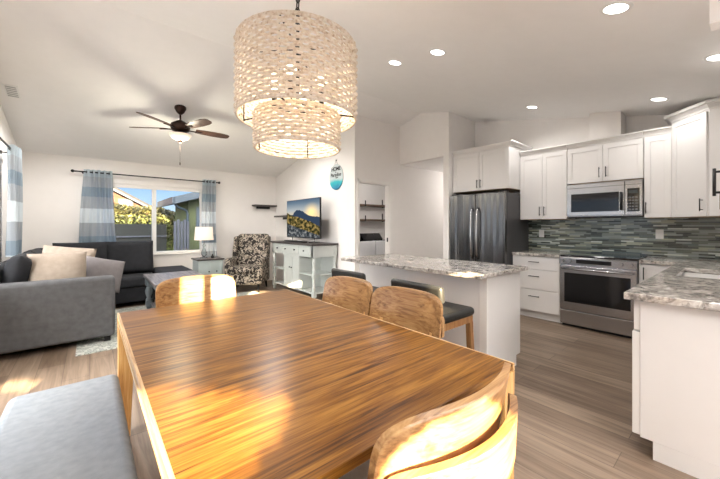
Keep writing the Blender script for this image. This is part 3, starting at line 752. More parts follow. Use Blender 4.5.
# ------------------------------------------------------------------ range
t = thing('kitchen_range', 'stainless steel slide-in range with black oven window under the microwave', 'range', (4.74, 1.1625, 0))
hw = 0.39
MB().box(0.02, 0.62, -hw, hw, 0.03, 0.90, 0.003).build('body', M['steel'], t)
MB().box(0.05, 0.6, -hw+0.01, hw-0.01, 0.0, 0.03).build('toe_kick', M['black'], t)
MB().box(-0.0, 0.625, -hw, hw, 0.90, 0.925, 0.004).build('cooktop', M['dark_glass'], t)
m = MB(); m.prism([(-0.03,0.815), (0.02,0.815), (0.02,0.905), (0.0,0.905), (-0.03,0.885)], -hw, hw, 'Y'); cp = m.build('control_panel', M['steel'], t)
MB().box(-0.032, -0.029, -0.16, 0.20, 0.828, 0.876, 0.001).build('display', M['dark_glass'], cp)
for y in (-0.34, -0.25, 0.27, 0.35):
    MB().cyl((-0.03, y, 0.852), (-0.06, y, 0.852), 0.021, 0.018).build('knob', M['steel'], cp)
d = MB().box(-0.02, 0.02, -hw+0.004, hw-0.004, 0.225, 0.795, 0.004).build('oven_door', M['steel'], t)
MB().box(-0.023, -0.019, -hw+0.055, hw-0.055, 0.325, 0.70, 0.001).build('oven_window', M['dark_glass'], d)
m = MB(); m.tube([(-0.065, -hw+0.03, 0.755), (-0.065, hw-0.03, 0.755)], 0.013, 10)
for y in (-hw+0.06, hw-0.06): m.cyl((-0.065, y, 0.755), (-0.02, y, 0.755), 0.011)
m.build('handle', M['steel'], d)
MB().box(-0.02, 0.02, -hw+0.004, hw-0.004, 0.045, 0.215, 0.004).build('drawer', M['steel'], t)
# microwave
t = thing('microwave', 'stainless over-the-range microwave with black window', 'microwave', (5.0, 1.1625, 1.425))
MB().box(0.02, 0.365, -0.395, 0.395, 0, 0.435, 0.003).build('body', M['steel'], t)
MB().box(0.0, 0.36, -0.39, 0.39, -0.012, 0.0).build('grease_filter', M['black'], t)
d = MB().box(-0.01, 0.02, -0.225, 0.393, 0.012, 0.425, 0.004).build('door', M['steel'], t)
MB().box(-0.013, -0.009, -0.175, 0.34, 0.06, 0.30, 0.002).build('door_window', M['dark_glass'], d)
m = MB(); m.tube([(-0.045, -0.20, 0.07), (-0.05, -0.20, 0.18), (-0.045, -0.20, 0.29)], 0.012, 8)
for z in (0.085, 0.275): m.cyl((-0.045, -0.20, z), (-0.01, -0.20, z), 0.009)
m.build('handle', M['black'], d)
k = MB().box(-0.01, 0.02, -0.393, -0.235, 0.012, 0.425, 0.003).build('control_panel', M['steel'], t)
MB().box(-0.0125, -0.009, -0.37, -0.255, 0.05, 0.33, 0.001).build('keypad', M['dark_glass'], k)
MB().box(-0.0135, -0.012, -0.355, -0.27, 0.27, 0.31).build('display', simple('lcd_grey', (0.05,0.06,0.06), 0.2), k)
for i in range(5):
    for j in range(3):
        MB().box(-0.0138, -0.0124, -0.352+j*0.031, -0.330+j*0.031, 0.068+i*0.036, 0.084+i*0.036).build('button', simple('button_grey', (0.16,0.16,0.16), 0.4) if i+j == 0 else bpy.data.materials['button_grey'], k)
MB().box(-0.0125, -0.009, -0.385, 0.385, 0.375, 0.378).build('vent_line', M['black'], t)

# ------------------------------------------------------------------ refrigerator
t = thing('refrigerator', 'black stainless french door refrigerator beside the drawer cabinet', 'refrigerator', (4.56, 2.655, 0))
MB().box(0.065, 0.79, -0.455, 0.47, 0.03, 1.79, 0.004).build('body', M['fridge_side'], t)
def fdoor(y0, y1, z0, z1, nm):
    m = MB(); m.box(0.0, 0.06, y0, y1, z0, z1, 0.014, 4)
    return m.build(nm, M['fridge'], t)
dl = fdoor(0.010, 0.47, 0.70, 1.80, 'door'); dr = fdoor(-0.455, 0.004, 0.70, 1.80, 'door'); dz = fdoor(-0.455, 0.47, 0.06, 0.69, 'freezer_drawer')
for dd, y in ((dl, 0.055), (dr, -0.040)):
    m = MB(); m.tube([(0, y, 0.80), (-0.045, y, 0.86), (-0.06, y, 1.15), (-0.045, y, 1.52), (0, y, 1.58)], 0.014, 10); m.build('handle', M['steel'], dd)
m = MB(); m.tube([(0, -0.38, 0.62), (-0.05, -0.33, 0.62), (-0.05, 0.34, 0.62), (0, 0.39, 0.62)], 0.014, 10); m.build('handle', M['steel'], dz)
for y in (-0.44, 0.37): MB().box(0.03, 0.14, y, y+0.08, 1.80, 1.82, 0.003).build('hinge_cover', M['black'], t)
MB().box(0.08, 0.8, -0.45, 0.46, 0, 0.03).build('base_grille', M['black'], t)
# chase boxes
tag(B(5.10, XK-0.002, 0.99, 1.325, UZ1+0.065, ceil(1.16)+0.02, 0.002).build('vent_chase', M['wall']), 'boxed white vent chase rising from the cabinet above the microwave to the ceiling', 'vent chase')
struct('trim_soffit', B(2.0, 2.08, -0.20, 0.093, 2.15, ceil(-0.2)-0.001, 0.002), M['ceiling'])

# ------------------------------------------------------------------ console, tv
t = thing('console_cabinet', 'pale grey-green console cabinet with dark top and turned legs, under the television', 'console', (2.92, 5.525, 0))
hw = 0.815
MB().box(-0.03, 0.52, -hw-0.01, hw+0.01, 0.955, 0.99, 0.006).build('top', M['console_top'], t)
MB().box(0.0, 0.50, -hw+0.02, hw-0.02, 0.755, 0.955, 0.003).build('drawer_case', M['console'], t)
prof = [(0.032,0),(0.03,0.03),(0.024,0.05),(0.036,0.07),(0.036,0.09),(0.022,0.11),(0.028,0.16),(0.034,0.22),(0.03,0.27),(0.022,0.295),(0.036,0.31)]
for sx in (0.035, 0.465):
    for sy in (-hw+0.045, hw-0.045):
        m = MB(); m.box(sx-0.035, sx+0.035, sy-0.035, sy+0.035, 0.755, 0.955, 0.003)
        m.box(sx-0.034, sx+0.034, sy-0.034, sy+0.034, 0.40, 0.47, 0.004); m.box(sx-0.034, sx+0.034, sy-0.034, sy+0.034, 0.07, 0.17, 0.004)
        m.lathe([(0.018,0),(0.026,0.03),(0.03,0.07)], (sx,sy,0), 16)
        m.lathe([(r, z*0.74) for r, z in prof], (sx, sy, 0.17), 16); m.lathe([(r, z*0.92) for r, z in prof], (sx, sy, 0.47), 16); m.build('leg', M['console'], t)
for z in (0.12, 0.43):
    MB().box(0.02, 0.48, -hw+0.03, hw-0.03, z, z+0.025, 0.002).build('shelf', M['console'], t)
MB().box(0.02, 0.48, -0.30, 0.30, 0.145, 0.755).build('cupboard', M['console'], t)
MB().box(0.475, 0.49, -hw+0.03, hw-0.03, 0.145, 0.755).build('back_panel', M['console'], t)
for y0, y1 in ((-0.295, -0.003), (0.003, 0.295)):
    m = MB(); shaker(m, 'X', 0.02, y0, y1, 0.15, 0.75, rail=0.04, th=0.016); d = m.build('door', M['console'], t)
m = MB(); m.cyl((0.004, -0.04, 0.52), (-0.018, -0.04, 0.52), 0.007, 0.013); m.cyl((0.004, 0.04, 0.52), (-0.018, 0.04, 0.52), 0.007, 0.013); m.build('knob', M['black'], d)
for y0, y1, ks in ((-hw+0.09, -0.32, (-0.52,)), (-0.30, 0.30, (-0.18, 0.18)), (0.32, hw-0.09, (0.52,))):
    d = MB().box(-0.012, 0.0, y0, y1, 0.79, 0.93, 0.004).build('drawer', M['console'], t)
    for k in ks: MB().cyl((-0.012, k, 0.86), (-0.035, k, 0.86), 0.008, 0.016).build('knob', M['black'], d)
# TV
t = thing('television', 'flat television showing a mountain sunset, standing on the console', 'television', (3.15, 5.50, 0.994))
hw = 0.63
MB().box(0.0, 0.035, -hw, hw, 0.075, 0.825, 0.006).build('housing', M['black'], t)
m = MB(); q = [m.b.verts.new(p) for p in ((-0.001, hw-0.008, 0.09), (-0.001, -hw+0.008, 0.09), (-0.001, -hw+0.008, 0.817), (-0.001, hw-0.008, 0.817))]
f = m.b.faces.new(q); uv = m.b.loops.layers.uv.new('UVMap')
for lp, c in zip(f.loops, ((0,0),(1,0),(1,1),(0,1))): lp[uv].uv = c
m.build('screen', M['tv'], t, recalc=False)
for y in (-0.42, 0.42):
    m = MB(); m.tube([(0.015, y, 0.09), (0.015, y, 0.012), (-0.10, y, 0.006)], 0.008, 6); m.tube([(0.015, y, 0.012), (0.13, y, 0.006)], 0.008, 6); m.build('foot', M['black'], t)
m = MB(); m.box(2.96, 3.05, 5.13, 5.88, 0.991, 1.022, 0.008, 3); tag(m.build('soundbar', M['black']), 'low black soundbar lying on the console in front of the television', 'soundbar')

# wall sign
t = thing('wall_sign', 'oval grey and turquoise hanging sign with lettering, right of the television', 'sign', (XT-0.002, 4.79, 1.955))
m = MB(); P_ = []
for i in range(40):
    a = 2*PI*i/40; P_.append((0.21*math.cos(a), 0.24+0.235*math.sin(a)))
m.prism(P_, -0.014, -0.004, 'X'); m.build('board', M['sign'], t)
m = MB(); m.tube([(-0.009, 0.05, 0.46), (-0.009, 0.0, 0.55), (-0.009, -0.05, 0.46)], 0.003, 6); m.cyl((-0.016, 0, 0.55), (0, 0, 0.55), 0.008); m.build('hanging_cord', M['black'], t)
def text(body, size, y, z, parent, bold=0.0):
    cu = bpy.data.curves.new('txt', 'FONT'); cu.body = body; cu.size = size; cu.align_x = 'CENTER'; cu.extrude = 0.001; cu.offset = bold
    o = bpy.data.objects.new('txt', cu); C.objects.link(o)
    bpy.context.view_layer.update(); dg = bpy.context.evaluated_depsgraph_get(); me = bpy.data.meshes.new_from_object(o.evaluated_get(dg))
    bpy.data.objects.remove(o)
    me.transform(Matrix(((0,0,-1,-0.0152),(-1,0,0,y),(0,1,0,z),(0,0,0,1))))
    me.materials.clear(); me.materials.append(M['black'])
    q = bpy.data.objects.new('lettering', me); C.objects.link(q); q.parent = parent
text('HOME', 0.10, 0, 0.355, t, 0.0025); text('is', 0.04, 0, 0.315, t, 0.001); text('Paradise', 0.095, 0, 0.25, t, 0.0015); text('here', 0.04, -0.03, 0.215, t, 0.001)

# floating shelves in corner
def fshelf(x0, x1, y0, y1, z, lab, wall):
    t = thing('floating_shelf', lab, 'shelf', ((x0+x1)/2, (y0+y1)/2, z), 0, 'floating corner shelves')
    a, b2 = (x1-x0)/2, (y1-y0)/2
    MB().box(-a, a, -b2, b2, 0, 0.035, 0.003).build('board', M['console_top'], t)
    m = MB()
    if wall == 'Y': m.box(-a*0.6, a*0.6, b2-0.03, b2, -0.05, 0.0)
    else: m.box(a-0.03, a, -b2*0.6, b2*0.6, -0.05, 0.0)
    m.build('bracket', M['black'], t)
fshelf(2.86, 3.40, 7.11, 7.295, 1.755, 'upper dark floating shelf on the far wall, in the corner above the armchair', 'Y')
fshelf(3.27, 3.455, 6.35, 7.0, 1.50, 'lower dark floating shelf partly behind the television', 'X')

# laundry
for z, lab in ((1.80, 'upper wooden shelf with black brackets inside the laundry room'), (1.43, 'lower wooden shelf with black brackets inside the laundry room')):
    t = thing('laundry_shelf', lab, 'shelf', (5.60, 6.13, z), 0, 'laundry shelves')
    MB().box(-0.62, 0.62, -0.14, 0.115, 0, 0.04, 0.003).build('board', M['shelf_wood'], t)
    for x in (-0.40, 0.42): 
        m = MB(); m.box(x-0.015, x+0.015, 0.105, 0.115, -0.02, 0.20); m.box(x-0.015, x+0.015, -0.145, -0.14, -0.01, 0.13); m.box(x-0.015, x+0.015, -0.14, 0.11, -0.012, -0.001); m.build('bracket', M['black'], t)
for x, nm, lab in ((4.62, 'washing_machine', 'white washing machine with black top control panel, left one in the laundry room'), (5.32, 'clothes_dryer', 'white dryer with black control panel, right one in the laundry room')):
    t = thing(nm, lab, 'washer' if x < 5 else 'dryer', (x, 5.70, 0))
    MB().box(-0.335, 0.335, -0.33, 0.30, 0.02, 0.96, 0.012, 3).build('body', M['washer'], t)
    MB().box(-0.26, 0.26, -0.335, -0.329, 0.12, 0.82, 0.01).build('front_panel', M['washer'], t)
    MB().box(-0.29, 0.29, -0.29, 0.12, 0.96, 0.975, 0.004).build('lid', M['dark_glass'], t)
    m = MB(); m.prism([(0.12,0.96), (0.30,0.96), (0.30,1.12), (0.26,1.12)], -0.32, 0.32, 'X'); m.build('control_console', M['dark_glass'], t)
    if x < 5: MB().tube([(0.12, 0.28, 1.10), (0.12, 0.40, 1.18), (0.22, 0.46, 1.28), (0.34, 0.48, 1.30), (0.38, 0.53, 1.26)], 0.013, 8).build('inlet_hose', M['black'], t)

# ------------------------------------------------------------------ sofa
t = thing('sectional_sofa', 'large L-shaped dark grey sectional sofa along the left and far walls', 'sofa', (-0.82, 4.54, 0))
def so(nm, mat, x0, x1, y0, y1, z0, z1, bev, seg=4, tx=None):
    m = MB(); m.box(x0+0.82, x1+0.82, y0-4.54, y1-4.54, z0, z1, bev, seg)
    return m.build(nm, mat, t)
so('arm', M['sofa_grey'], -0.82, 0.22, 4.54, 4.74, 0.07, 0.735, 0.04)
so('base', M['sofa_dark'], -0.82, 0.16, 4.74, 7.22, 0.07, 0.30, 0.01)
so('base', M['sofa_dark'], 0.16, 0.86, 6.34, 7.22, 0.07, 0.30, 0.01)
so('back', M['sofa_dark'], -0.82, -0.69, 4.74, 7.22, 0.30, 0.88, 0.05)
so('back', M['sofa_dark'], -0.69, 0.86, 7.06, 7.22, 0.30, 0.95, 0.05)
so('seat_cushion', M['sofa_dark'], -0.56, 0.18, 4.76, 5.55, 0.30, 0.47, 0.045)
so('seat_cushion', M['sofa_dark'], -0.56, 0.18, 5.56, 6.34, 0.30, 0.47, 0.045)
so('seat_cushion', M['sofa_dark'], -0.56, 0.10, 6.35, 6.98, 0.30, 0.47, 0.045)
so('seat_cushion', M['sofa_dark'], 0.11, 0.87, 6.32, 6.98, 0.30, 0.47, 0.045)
def cushion(nm, c, w, h, th, rz, rx, mat, p=4.5, par=t):
    m = MB(); m.pillow(w, h, th, n=18, p=p)
    bmesh.ops.transform(m.b, matrix=Matrix.Translation(Vector(c)-Vector((-0.82,4.54,0))) @ Matrix.Rotation(rz, 4, 'Z') @ Matrix.Rotation(rx, 4, 'X'), verts=m.b.verts)
    return m.build(nm, mat, par)
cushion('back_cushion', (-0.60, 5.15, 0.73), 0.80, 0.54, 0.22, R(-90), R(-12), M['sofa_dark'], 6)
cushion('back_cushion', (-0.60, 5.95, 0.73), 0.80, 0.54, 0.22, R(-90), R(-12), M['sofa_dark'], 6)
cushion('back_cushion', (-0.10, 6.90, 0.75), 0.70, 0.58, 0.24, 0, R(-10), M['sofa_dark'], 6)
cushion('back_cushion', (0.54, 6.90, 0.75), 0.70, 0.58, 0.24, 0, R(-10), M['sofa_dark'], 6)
for x, y in ((-0.76, 4.62), (0.15, 4.62), (0.80, 6.40), (-0.76, 7.1), (0.80, 7.1)):
    MB().box(x+0.79, x+0.85, y-4.57, y-4.51, 0.012, 0.07).build('foot', M['black'], t)
t = thing('chaise_ottoman', 'low dark ottoman under the far window at the right end of the sofa', 'ottoman', (1.15, 6.62, 0))
MB().box(-0.25, 0.26, -0.46, 0.5, 0.07, 0.36, 0.02, 3).build('base', M['sofa_dark'], t)
m = MB(); m.box(-0.26, 0.27, -0.47, 0.51, 0.36, 0.53, 0.05, 4); m.build('cushion', M['sofa_dark'], t)
for x in (-0.2, 0.2):
    for y in (-0.33, 0.44): MB().box(x-0.02, x+0.02, y-0.02, y+0.02, 0, 0.07).build('foot', M['black'], t)
def throw(label, c, w, h, th, rz, rx, mat, ry=0):
    m = MB(); m.pillow(w, h, th, n=18, p=2.6)
    bmesh.ops.transform(m.b, matrix=Matrix.Rotation(rz, 4, 'Z') @ Matrix.Rotation(rx, 4, 'X') @ Matrix.Rotation(ry, 4, 'Y'), verts=m.b.verts)
    o = m.build('throw_pillow', mat, None, c); tag(o, label, 'pillow', 'throw pillows on the sofa')
throw('large beige throw pillow leaning behind the sofa arm, front one', (-0.27, 4.89, 0.755), 0.49, 0.50, 0.17, R(3), R(-9), M['pillow_beige'])
throw('beige throw pillow tucked behind the large front beige pillow', (-0.22, 5.30, 0.80), 0.52, 0.50, 0.16, R(-14), R(-12), M['pillow_beige'], R(7))
throw('grey throw pillow right of the beige pillows', (0.12, 5.10, 0.70), 0.42, 0.42, 0.17, R(14), R(-22), M['pillow_grey'], R(16))
# rug
tag(B(-0.11, 2.5, 4.27, 6.25, 0.0, 0.012, 0.004).build('area_rug', M['rug']), 'pale patterned rug whose corner shows before the sofa arm', 'rug')
# coffee table
t = thing('coffee_table', 'blue-grey coffee table with weathered plank top in front of the sofa', 'coffee table', (1.0, 5.47, 0.012))
MB().box(-0.36, 0.36, -0.60, 0.60, 0.49, 0.53, 0.006).build('top', M['coffee_top'], t)
MB().box(-0.30, 0.30, -0.54, 0.54, 0.39, 0.49, 0.004).build('apron', M['coffee_paint'], t)
for sx in (-0.29, 0.29):
    for sy in (-0.53, 0.53):
        m = MB(); m.box(sx-0.045, sx+0.045, sy-0.045, sy+0.045, 0.36, 0.49, 0.004); m.box(sx-0.04, sx+0.04, sy-0.04, sy+0.04, 0.04, 0.12, 0.004)
        m.lathe([(0.03,0.0),(0.036,0.04)], (sx,sy,0), 16)
        m.lathe([(0.035,0.12),(0.045,0.14),(0.026,0.165),(0.045,0.23),(0.05,0.27),(0.035,0.33),(0.028,0.345),(0.042,0.36)], (sx,sy,0), 16); m.build('leg', M['coffee_paint'], t)
MB().box(-0.27, 0.27, -0.51, 0.51, 0.06, 0.085, 0.003).build('shelf', M['coffee_top'], t)
# end table + lamp
t = thing('end_table', 'small grey-blue cabinet end table under the lamp by the far window', 'end table', (1.80, 6.87, 0))
MB().box(-0.225, 0.225, -0.22, 0.22, 0.06, 0.635, 0.003).build('carcass', M['end_paint'], t)
MB().box(-0.25, 0.25, -0.245, 0.235, 0.636, 0.662, 0.005).build('top', M['console_top'], t)
for x0, x1, kx in ((-0.22, -0.003, -0.04), (0.003, 0.22, 0.10)):
    m = MB(); shaker(m, 'Y', -0.22, x0, x1, 0.08, 0.62, rail=0.035, th=0.014); d = m.build('door', M['end_paint'], t)
    MB().cyl((kx, -0.234, 0.42), (kx, -0.256, 0.42), 0.008, 0.014).build('knob', M['black'], d)
for x in (-0.2, 0.2):
    for y in (-0.19, 0.19): MB().box(x-0.025, x+0.025, y-0.025, y+0.025, 0, 0.06).build('foot', M['end_paint'], t)
t = thing('table_lamp', 'lit table lamp with white drum shade and glass base on the end table', 'lamp', (1.74, 6.90, 0.663))
MB().lathe([(0.07,0),(0.07,0.015),(0.015,0.03)], (0,0,0), 20).build('base', M['lampglass'], t)
MB().lathe([(0.015,0.03),(0.05,0.07),(0.055,0.11),(0.03,0.16),(0.014,0.22),(0.03,0.25),(0.012,0.28)], (0,0,0), 20).build('body', M['lampglass'], t)
MB().cyl((0,0,0.28), (0,0,0.47), 0.007).build('stem', M['steel'], t)
MB().lathe([(0.175,0.36),(0.155,0.62),(0.152,0.62),(0.172,0.36)], (0,0,0), 32, False).build('lamp_shade', M['lampshade'], t)
MB().lathe([(0.01,0.44),(0.03,0.48),(0.03,0.51),(0.005,0.54)], (0,0,0), 16).build('bulb', M['bulb'], t)
m = MB(); m.lathe([(0.025,0),(0.032,0.01),(0.03,0.04),(0.012,0.055),(0.014,0.07),(0.004,0.085)], (1.87, 6.80, 0.663), 16); tag(m.build('candle_jar', M['black']), 'tiny black jar standing on the end table beside the lamp', 'jar')

# armchair
t = thing('armchair', 'high-backed armchair in black and cream floral fabric, in the corner by the console', 'armchair', (2.50, 6.56, 0), R(-38+0))
# local: faces -y
def ac(nm, x0, x1, y0, y1, z0, z1, bev, f=None, mat=None):
    m = MB(); m.box(x0, x1, y0, y1, z0, z1, bev, 4)
    if f:
        for vv in m.b.verts: f(vv.co)
    return m.build(nm, mat or M['floral'], t)
ac('seat_base', -0.34, 0.34, -0.36, 0.32, 0.15, 0.36, 0.03)
ac('seat_cushion', -0.26, 0.26, -0.38, 0.20, 0.36, 0.50, 0.05)
def fb(c): c.y += 0.22*max(0, c.z-0.4)
ac('backrest', -0.33, 0.33, 0.16, 0.34, 0.34, 1.13, 0.07, fb)
for s in (-1, 1):
    ac('arm', min(s*0.25, s*0.37), max(s*0.25, s*0.37), -0.34, 0.30, 0.15, 0.66, 0.05)
    def fw(c): c.y += 0.22*max(0, c.z-0.4) - 0.0
    ac('wing', min(s*0.29, s*0.36), max(s*0.29, s*0.36), 0.02, 0.30, 0.6, 1.08, 0.03, fw)
for x in (-0.29, 0.29):
    for y in (-0.3, 0.26): MB().cyl((x*1.05, y*1.08, 0), (x, y, 0.16), 0.014, 0.026).build('leg', M['black'], t)

# ------------------------------------------------------------------ chandelier
CX, CY = 0.80, 1.44
t = thing('chandelier', 'two-tier woven rope drum chandelier hanging over the dining table', 'chandelier', (CX, CY, 1.685))
def drum(nm, r, z0, z1, rows, stakes):
    m = MB(); rs = (z1-z0)/rows/2*0.98
    for k in range(rows):
        z = z0+(k+0.5)*(z1-z0)/rows; n = stakes*4; pts = []
        for i in range(n):
            a = 2*PI*i/n; rr = r+0.0048*math.sin(a*stakes/2+PI*k)+random.uniform(-0.0008, 0.0008)
            pts.append((rr*math.cos(a), rr*math.sin(a), z+random.uniform(-0.0009, 0.0009)))
        m.tube(pts, rs*0.88, 6, True)
    d = m.build(nm, M['wicker'], t)
    m = MB()
    for i in range(stakes):
        a = 2*PI*i/stakes; m.cyl((r*math.cos(a), r*math.sin(a), z0), (r*math.cos(a), r*math.sin(a), z1), 0.0035, n=4)
    m.build('stakes', M['wicker'], d)
    for z in (z0, z1):
        m = MB(); m.tube([(r*math.cos(2*PI*i/64), r*math.sin(2*PI*i/64), z) for i in range(64)], 0.006, 6, True); m.build('rim', M['wicker'], d)
    return d
d1_ = drum('large_shade', 0.29, 0.15, 0.50, 22, 56); d2_ = drum('small_shade', 0.207, 0.0, 0.165, 10, 40)
m = MB()
for i in range(4):
    a = PI/4+PI/2*i
    m.cyl((0.2*math.cos(a), 0.2*math.sin(a), 0.0), (0.2*math.cos(a), 0.2*math.sin(a), 0.17), 0.003, n=6)
    m.cyl((0, 0, 0.50), (0.287*math.cos(a), 0.287*math.sin(a), 0.50), 0.004, n=6); m.cyl((0.28*math.cos(a), 0.28*math.sin(a), 0.15), (0.28*math.cos(a), 0.28*math.sin(a), 0.50), 0.003, n=6)
    m.cyl((0, 0, 0.20), (0.28*math.cos(a), 0.28*math.sin(a), 0.155), 0.004, n=6)
m.cyl((0,0,0.20), (0,0,0.56), 0.009); m.build('frame', M['black'], t)
for i in range(4):
    a = PI/4+PI/2*i; x, y = 0.12*math.cos(a), 0.12*math.sin(a)
    k = MB().cyl((x, y, 0.22), (x, y, 0.29), 0.013).build('socket', M['black'], t)
    MB().tube([(0,0,0.22), (x*0.6, y*0.6, 0.205), (x, y, 0.22)], 0.005, 6).build('socket_arm', M['black'], k)
    MB().lathe([(0.01,0.29),(0.028,0.33),(0.03,0.35),(0.015,0.38),(0.002,0.385)], (x, y, 0), 14).build('bulb', M['bulb'], k)
zc = ceil(CY)-1.685
m = MB(); z = 0.56; k = 0
while z < zc-0.05:
    pts = []
    for i in range(12):
        a = 2*PI*i/12; u = 0.011*math.cos(a); q = 0.024*math.sin(a)
        pts.append((u, 0, z+0.02+q) if k % 2 else (0, u, z+0.02+q))
    m.tube(pts, 0.0035, 5, True); z += 0.036; k += 1
m.build('chain', M['black'], t)
MB().lathe([(0.06,zc+0.01),(0.06,zc-0.01),(0.02,zc-0.03)], (0,0,0), 24).build('canopy', M['black'], t)

# ------------------------------------------------------------------ ceiling fan
FX, FY = 0.99, 5.17; FZ = 2.69
t = thing('ceiling_fan', 'five-blade bronze ceiling fan with a lit glass bowl over the living room', 'ceiling fan', (FX, FY, FZ))
zc = ceil(FY)-FZ
MB().lathe([(0.075,zc+0.02),(0.075,zc-0.02),(0.05,zc-0.07),(0.02,zc-0.10)], (0,0,0), 24).build('canopy', M['bronze'], t)
MB().cyl((0,0,0.07), (0,0,zc-0.05), 0.012).build('downrod', M['bronze'], t)
MB().lathe([(0.02,0.12),(0.06,0.10),(0.12,0.06),(0.13,0.02),(0.11,-0.03),(0.06,-0.05)], (0,0,0), 28).build('motor', M['bronze'], t)
for i in range(5):
    ang = R(41+72*i)
    rt = Matrix.Rotation(ang-R(40), 4, 'Z') 
    m = MB(); out = []
    for u, wd in ((0.2,0.05),(0.3,0.062),(0.45,0.072),(0.58,0.07),(0.65,0.055),(0.675,0.03)): out.append((u, wd))
    up = [(u, wd) for u, wd in out]; dn = [(u, -wd) for u, wd in reversed(out)]
    m.prism(up+dn, -0.004, 0.004, 'Z'); bmesh.ops.transform(m.b, matrix=rt @ Matrix.Rotation(R(-13), 4, 'X'), verts=m.b.verts)
    b_ = m.build('blade', M['blade'], t)
    m = MB(); m.box(0.09, 0.28, -0.018, 0.018, -0.016, -0.006, 0.003); bmesh.ops.transform(m.b, matrix=rt, verts=m.b.verts); m.build('blade_iron', M['bronze'], b_)
MB().lathe([(0.05,-0.05),(0.07,-0.075),(0.14,-0.085)], (0,0,0), 28).build('light_fitter', M['bronze'], t)
MB().lathe([(0.142,-0.085),(0.14,-0.10),(0.11,-0.14),(0.05,-0.165),(0.005,-0.17)], (0,0,0), 28).build('light_bowl', M['bowl'], t)
MB().lathe([(0.012,-0.165),(0.03,-0.18),(0.025,-0.20),(0.004,-0.21)], (0,0,0), 16).build('finial', M['bronze'], t)
m = MB(); m.cyl((0.0,0.02,-0.20), (0.0,0.02,-0.48), 0.002, n=5); m.cyl((0,0.02,-0.48), (0,0.02,-0.52), 0.008, 0.005); m.build('pull_chain', M['bronze'], t)

# ------------------------------------------------------------------ camera model (used to put the downlights on the sloped ceiling)
F_PX, HOR, CAMZ, YAW = 322.0, 226.0, 1.30, R(40)
fw = Vector((math.sin(YAW), math.cos(YAW), 0)); rg = Vector((math.cos(YAW), -math.sin(YAW), 0))
# positions (x, y) on the ceiling
CANS = [(1.53, 0.85, 'largest recessed downlight, top right over the kitchen floor'),
        (2.36, 2.47, 'recessed downlight over the island, right of the chandelier, the right one of the pair'),
        (2.86, 3.68, 'recessed downlight right of the chandelier, the left one of the pair'),
        (4.40, 1.90, 'recessed downlight in front of the cabinet left of the microwave'),
        (4.30, 0.85, 'recessed downlight before the narrow wall cabinet and corner cabinet'),
        (2.60, 0.18, 'recessed downlight cut by the right photo edge')]
def ceil_pt(px, py):
    u = (px-360)/F_PX; v_ = (py-HOR)/F_PX; r = fw+rg*u; dz = -v_
    # solve 1.3 + d*dz = ceil(d*r.y)
    for side in (0, 1):
        k = 0.2145 if side == 0 else -0.239
        d = (3.33-CAMZ-k*YR)/(dz-k*r.y)
        y = d*r.y
        if (side == 0) == (y <= YR) and d > 0: return (d*r.x, y)
lens = []
for (px, py), c in zip(((616,8), (437.5,52), (395,62.5), (532,107), (659,99), (719,57)), CANS):
    x, y = ceil_pt(px, py); slope = math.atan(0.2145) if y < YR else -math.atan(0.239)
    t = thing('recessed_light', c[2], 'downlight', (x, y, ceil(y)), 0, 'recessed ceiling downlights'); t.rotation_euler = (slope, 0, 0)
    MB().lathe([(0.062,-0.001),(0.062,-0.006),(0.078,-0.006),(0.085,-0.001)], (0,0,0), 32, False).build('trim_ring', M['plastic'], t)
    MB().lathe([(0.063,-0.0015),(0.063,-0.004)], (0,0,0), 32).build('lens', M['lens'], t)
    lens.append((x, y))
x, y = ceil_pt(12, 91)
t = thing('ceiling_vent', 'small grey ceiling air vent near the left wall', 'vent', (x, y, ceil(y)), 0); t.rotation_euler = (-math.atan(0.239), 0, 0)
MB().box(-0.06, 0.06, -0.13, 0.13, -0.01, -0.001, 0.002).build('frame', M['plastic'], t)
for i in range(6): MB().box(-0.045, 0.045, -0.11+i*0.04, -0.095+i*0.04, -0.014, -0.010).build('slat', M['seat_fabric'], t)

# ------------------------------------------------------------------ outside
struct('ground', B(-30, 45, -20, 60, -0.35, -0.2), M['lawn'])
struct('bounce_slab', MB().box(-4.2, 4.0, -4.95, -1.46, -0.19, -0.06).box(-4.2, -1.02, -1.46, 4.4, -0.19, -0.06), M['bounce_slab'])  # pale slab added outside the view to bounce light onto the ceiling
SCREEN.build('sun_blocker', M['fence'], recalc=False)['kind'] = 'structure'  # added sheet behind the camera that blocks the sun except through its gaps
def leafy(name, mat, boxes, n, size, label, cat, seed):
    rnd = random.Random(seed); m = MB()
    for (x0, x1, y0, y1, z0, z1) in boxes:
        vol = n
        for _ in range(vol):
            p = Vector((rnd.uniform(x0, x1), rnd.uniform(y0, y1), z0+(z1-z0)*rnd.random()**0.6))
            p.z += 0.10*math.sin(p.x*1.7)+0.06*math.sin(p.x*4.1)
            a = Vector((rnd.gauss(0,1), rnd.gauss(0,1), rnd.gauss(0,1))).normalized(); b2 = a.orthogonal().normalized(); s = size*rnd.uniform(0.6, 1.4)
            vs = [m.b.verts.new(p+a*s), m.b.verts.new(p+b2*s*0.6), m.b.verts.new(p-a*s), m.b.verts.new(p-b2*s*0.6)]
            m.b.faces.new(vs)
    return m.build(name, mat, None, recalc=False)
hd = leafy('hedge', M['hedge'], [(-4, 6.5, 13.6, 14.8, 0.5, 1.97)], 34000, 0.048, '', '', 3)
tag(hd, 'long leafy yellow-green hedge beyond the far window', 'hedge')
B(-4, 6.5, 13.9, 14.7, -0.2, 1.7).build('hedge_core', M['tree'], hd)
tr = leafy('distant_tree', M['tree'], [(4.5, 12, 22, 24, -0.25, 2.6)], 5000, 0.16, '', '', 5); tag(tr, 'dark green trees behind the hedge in the right window pane', 'tree')
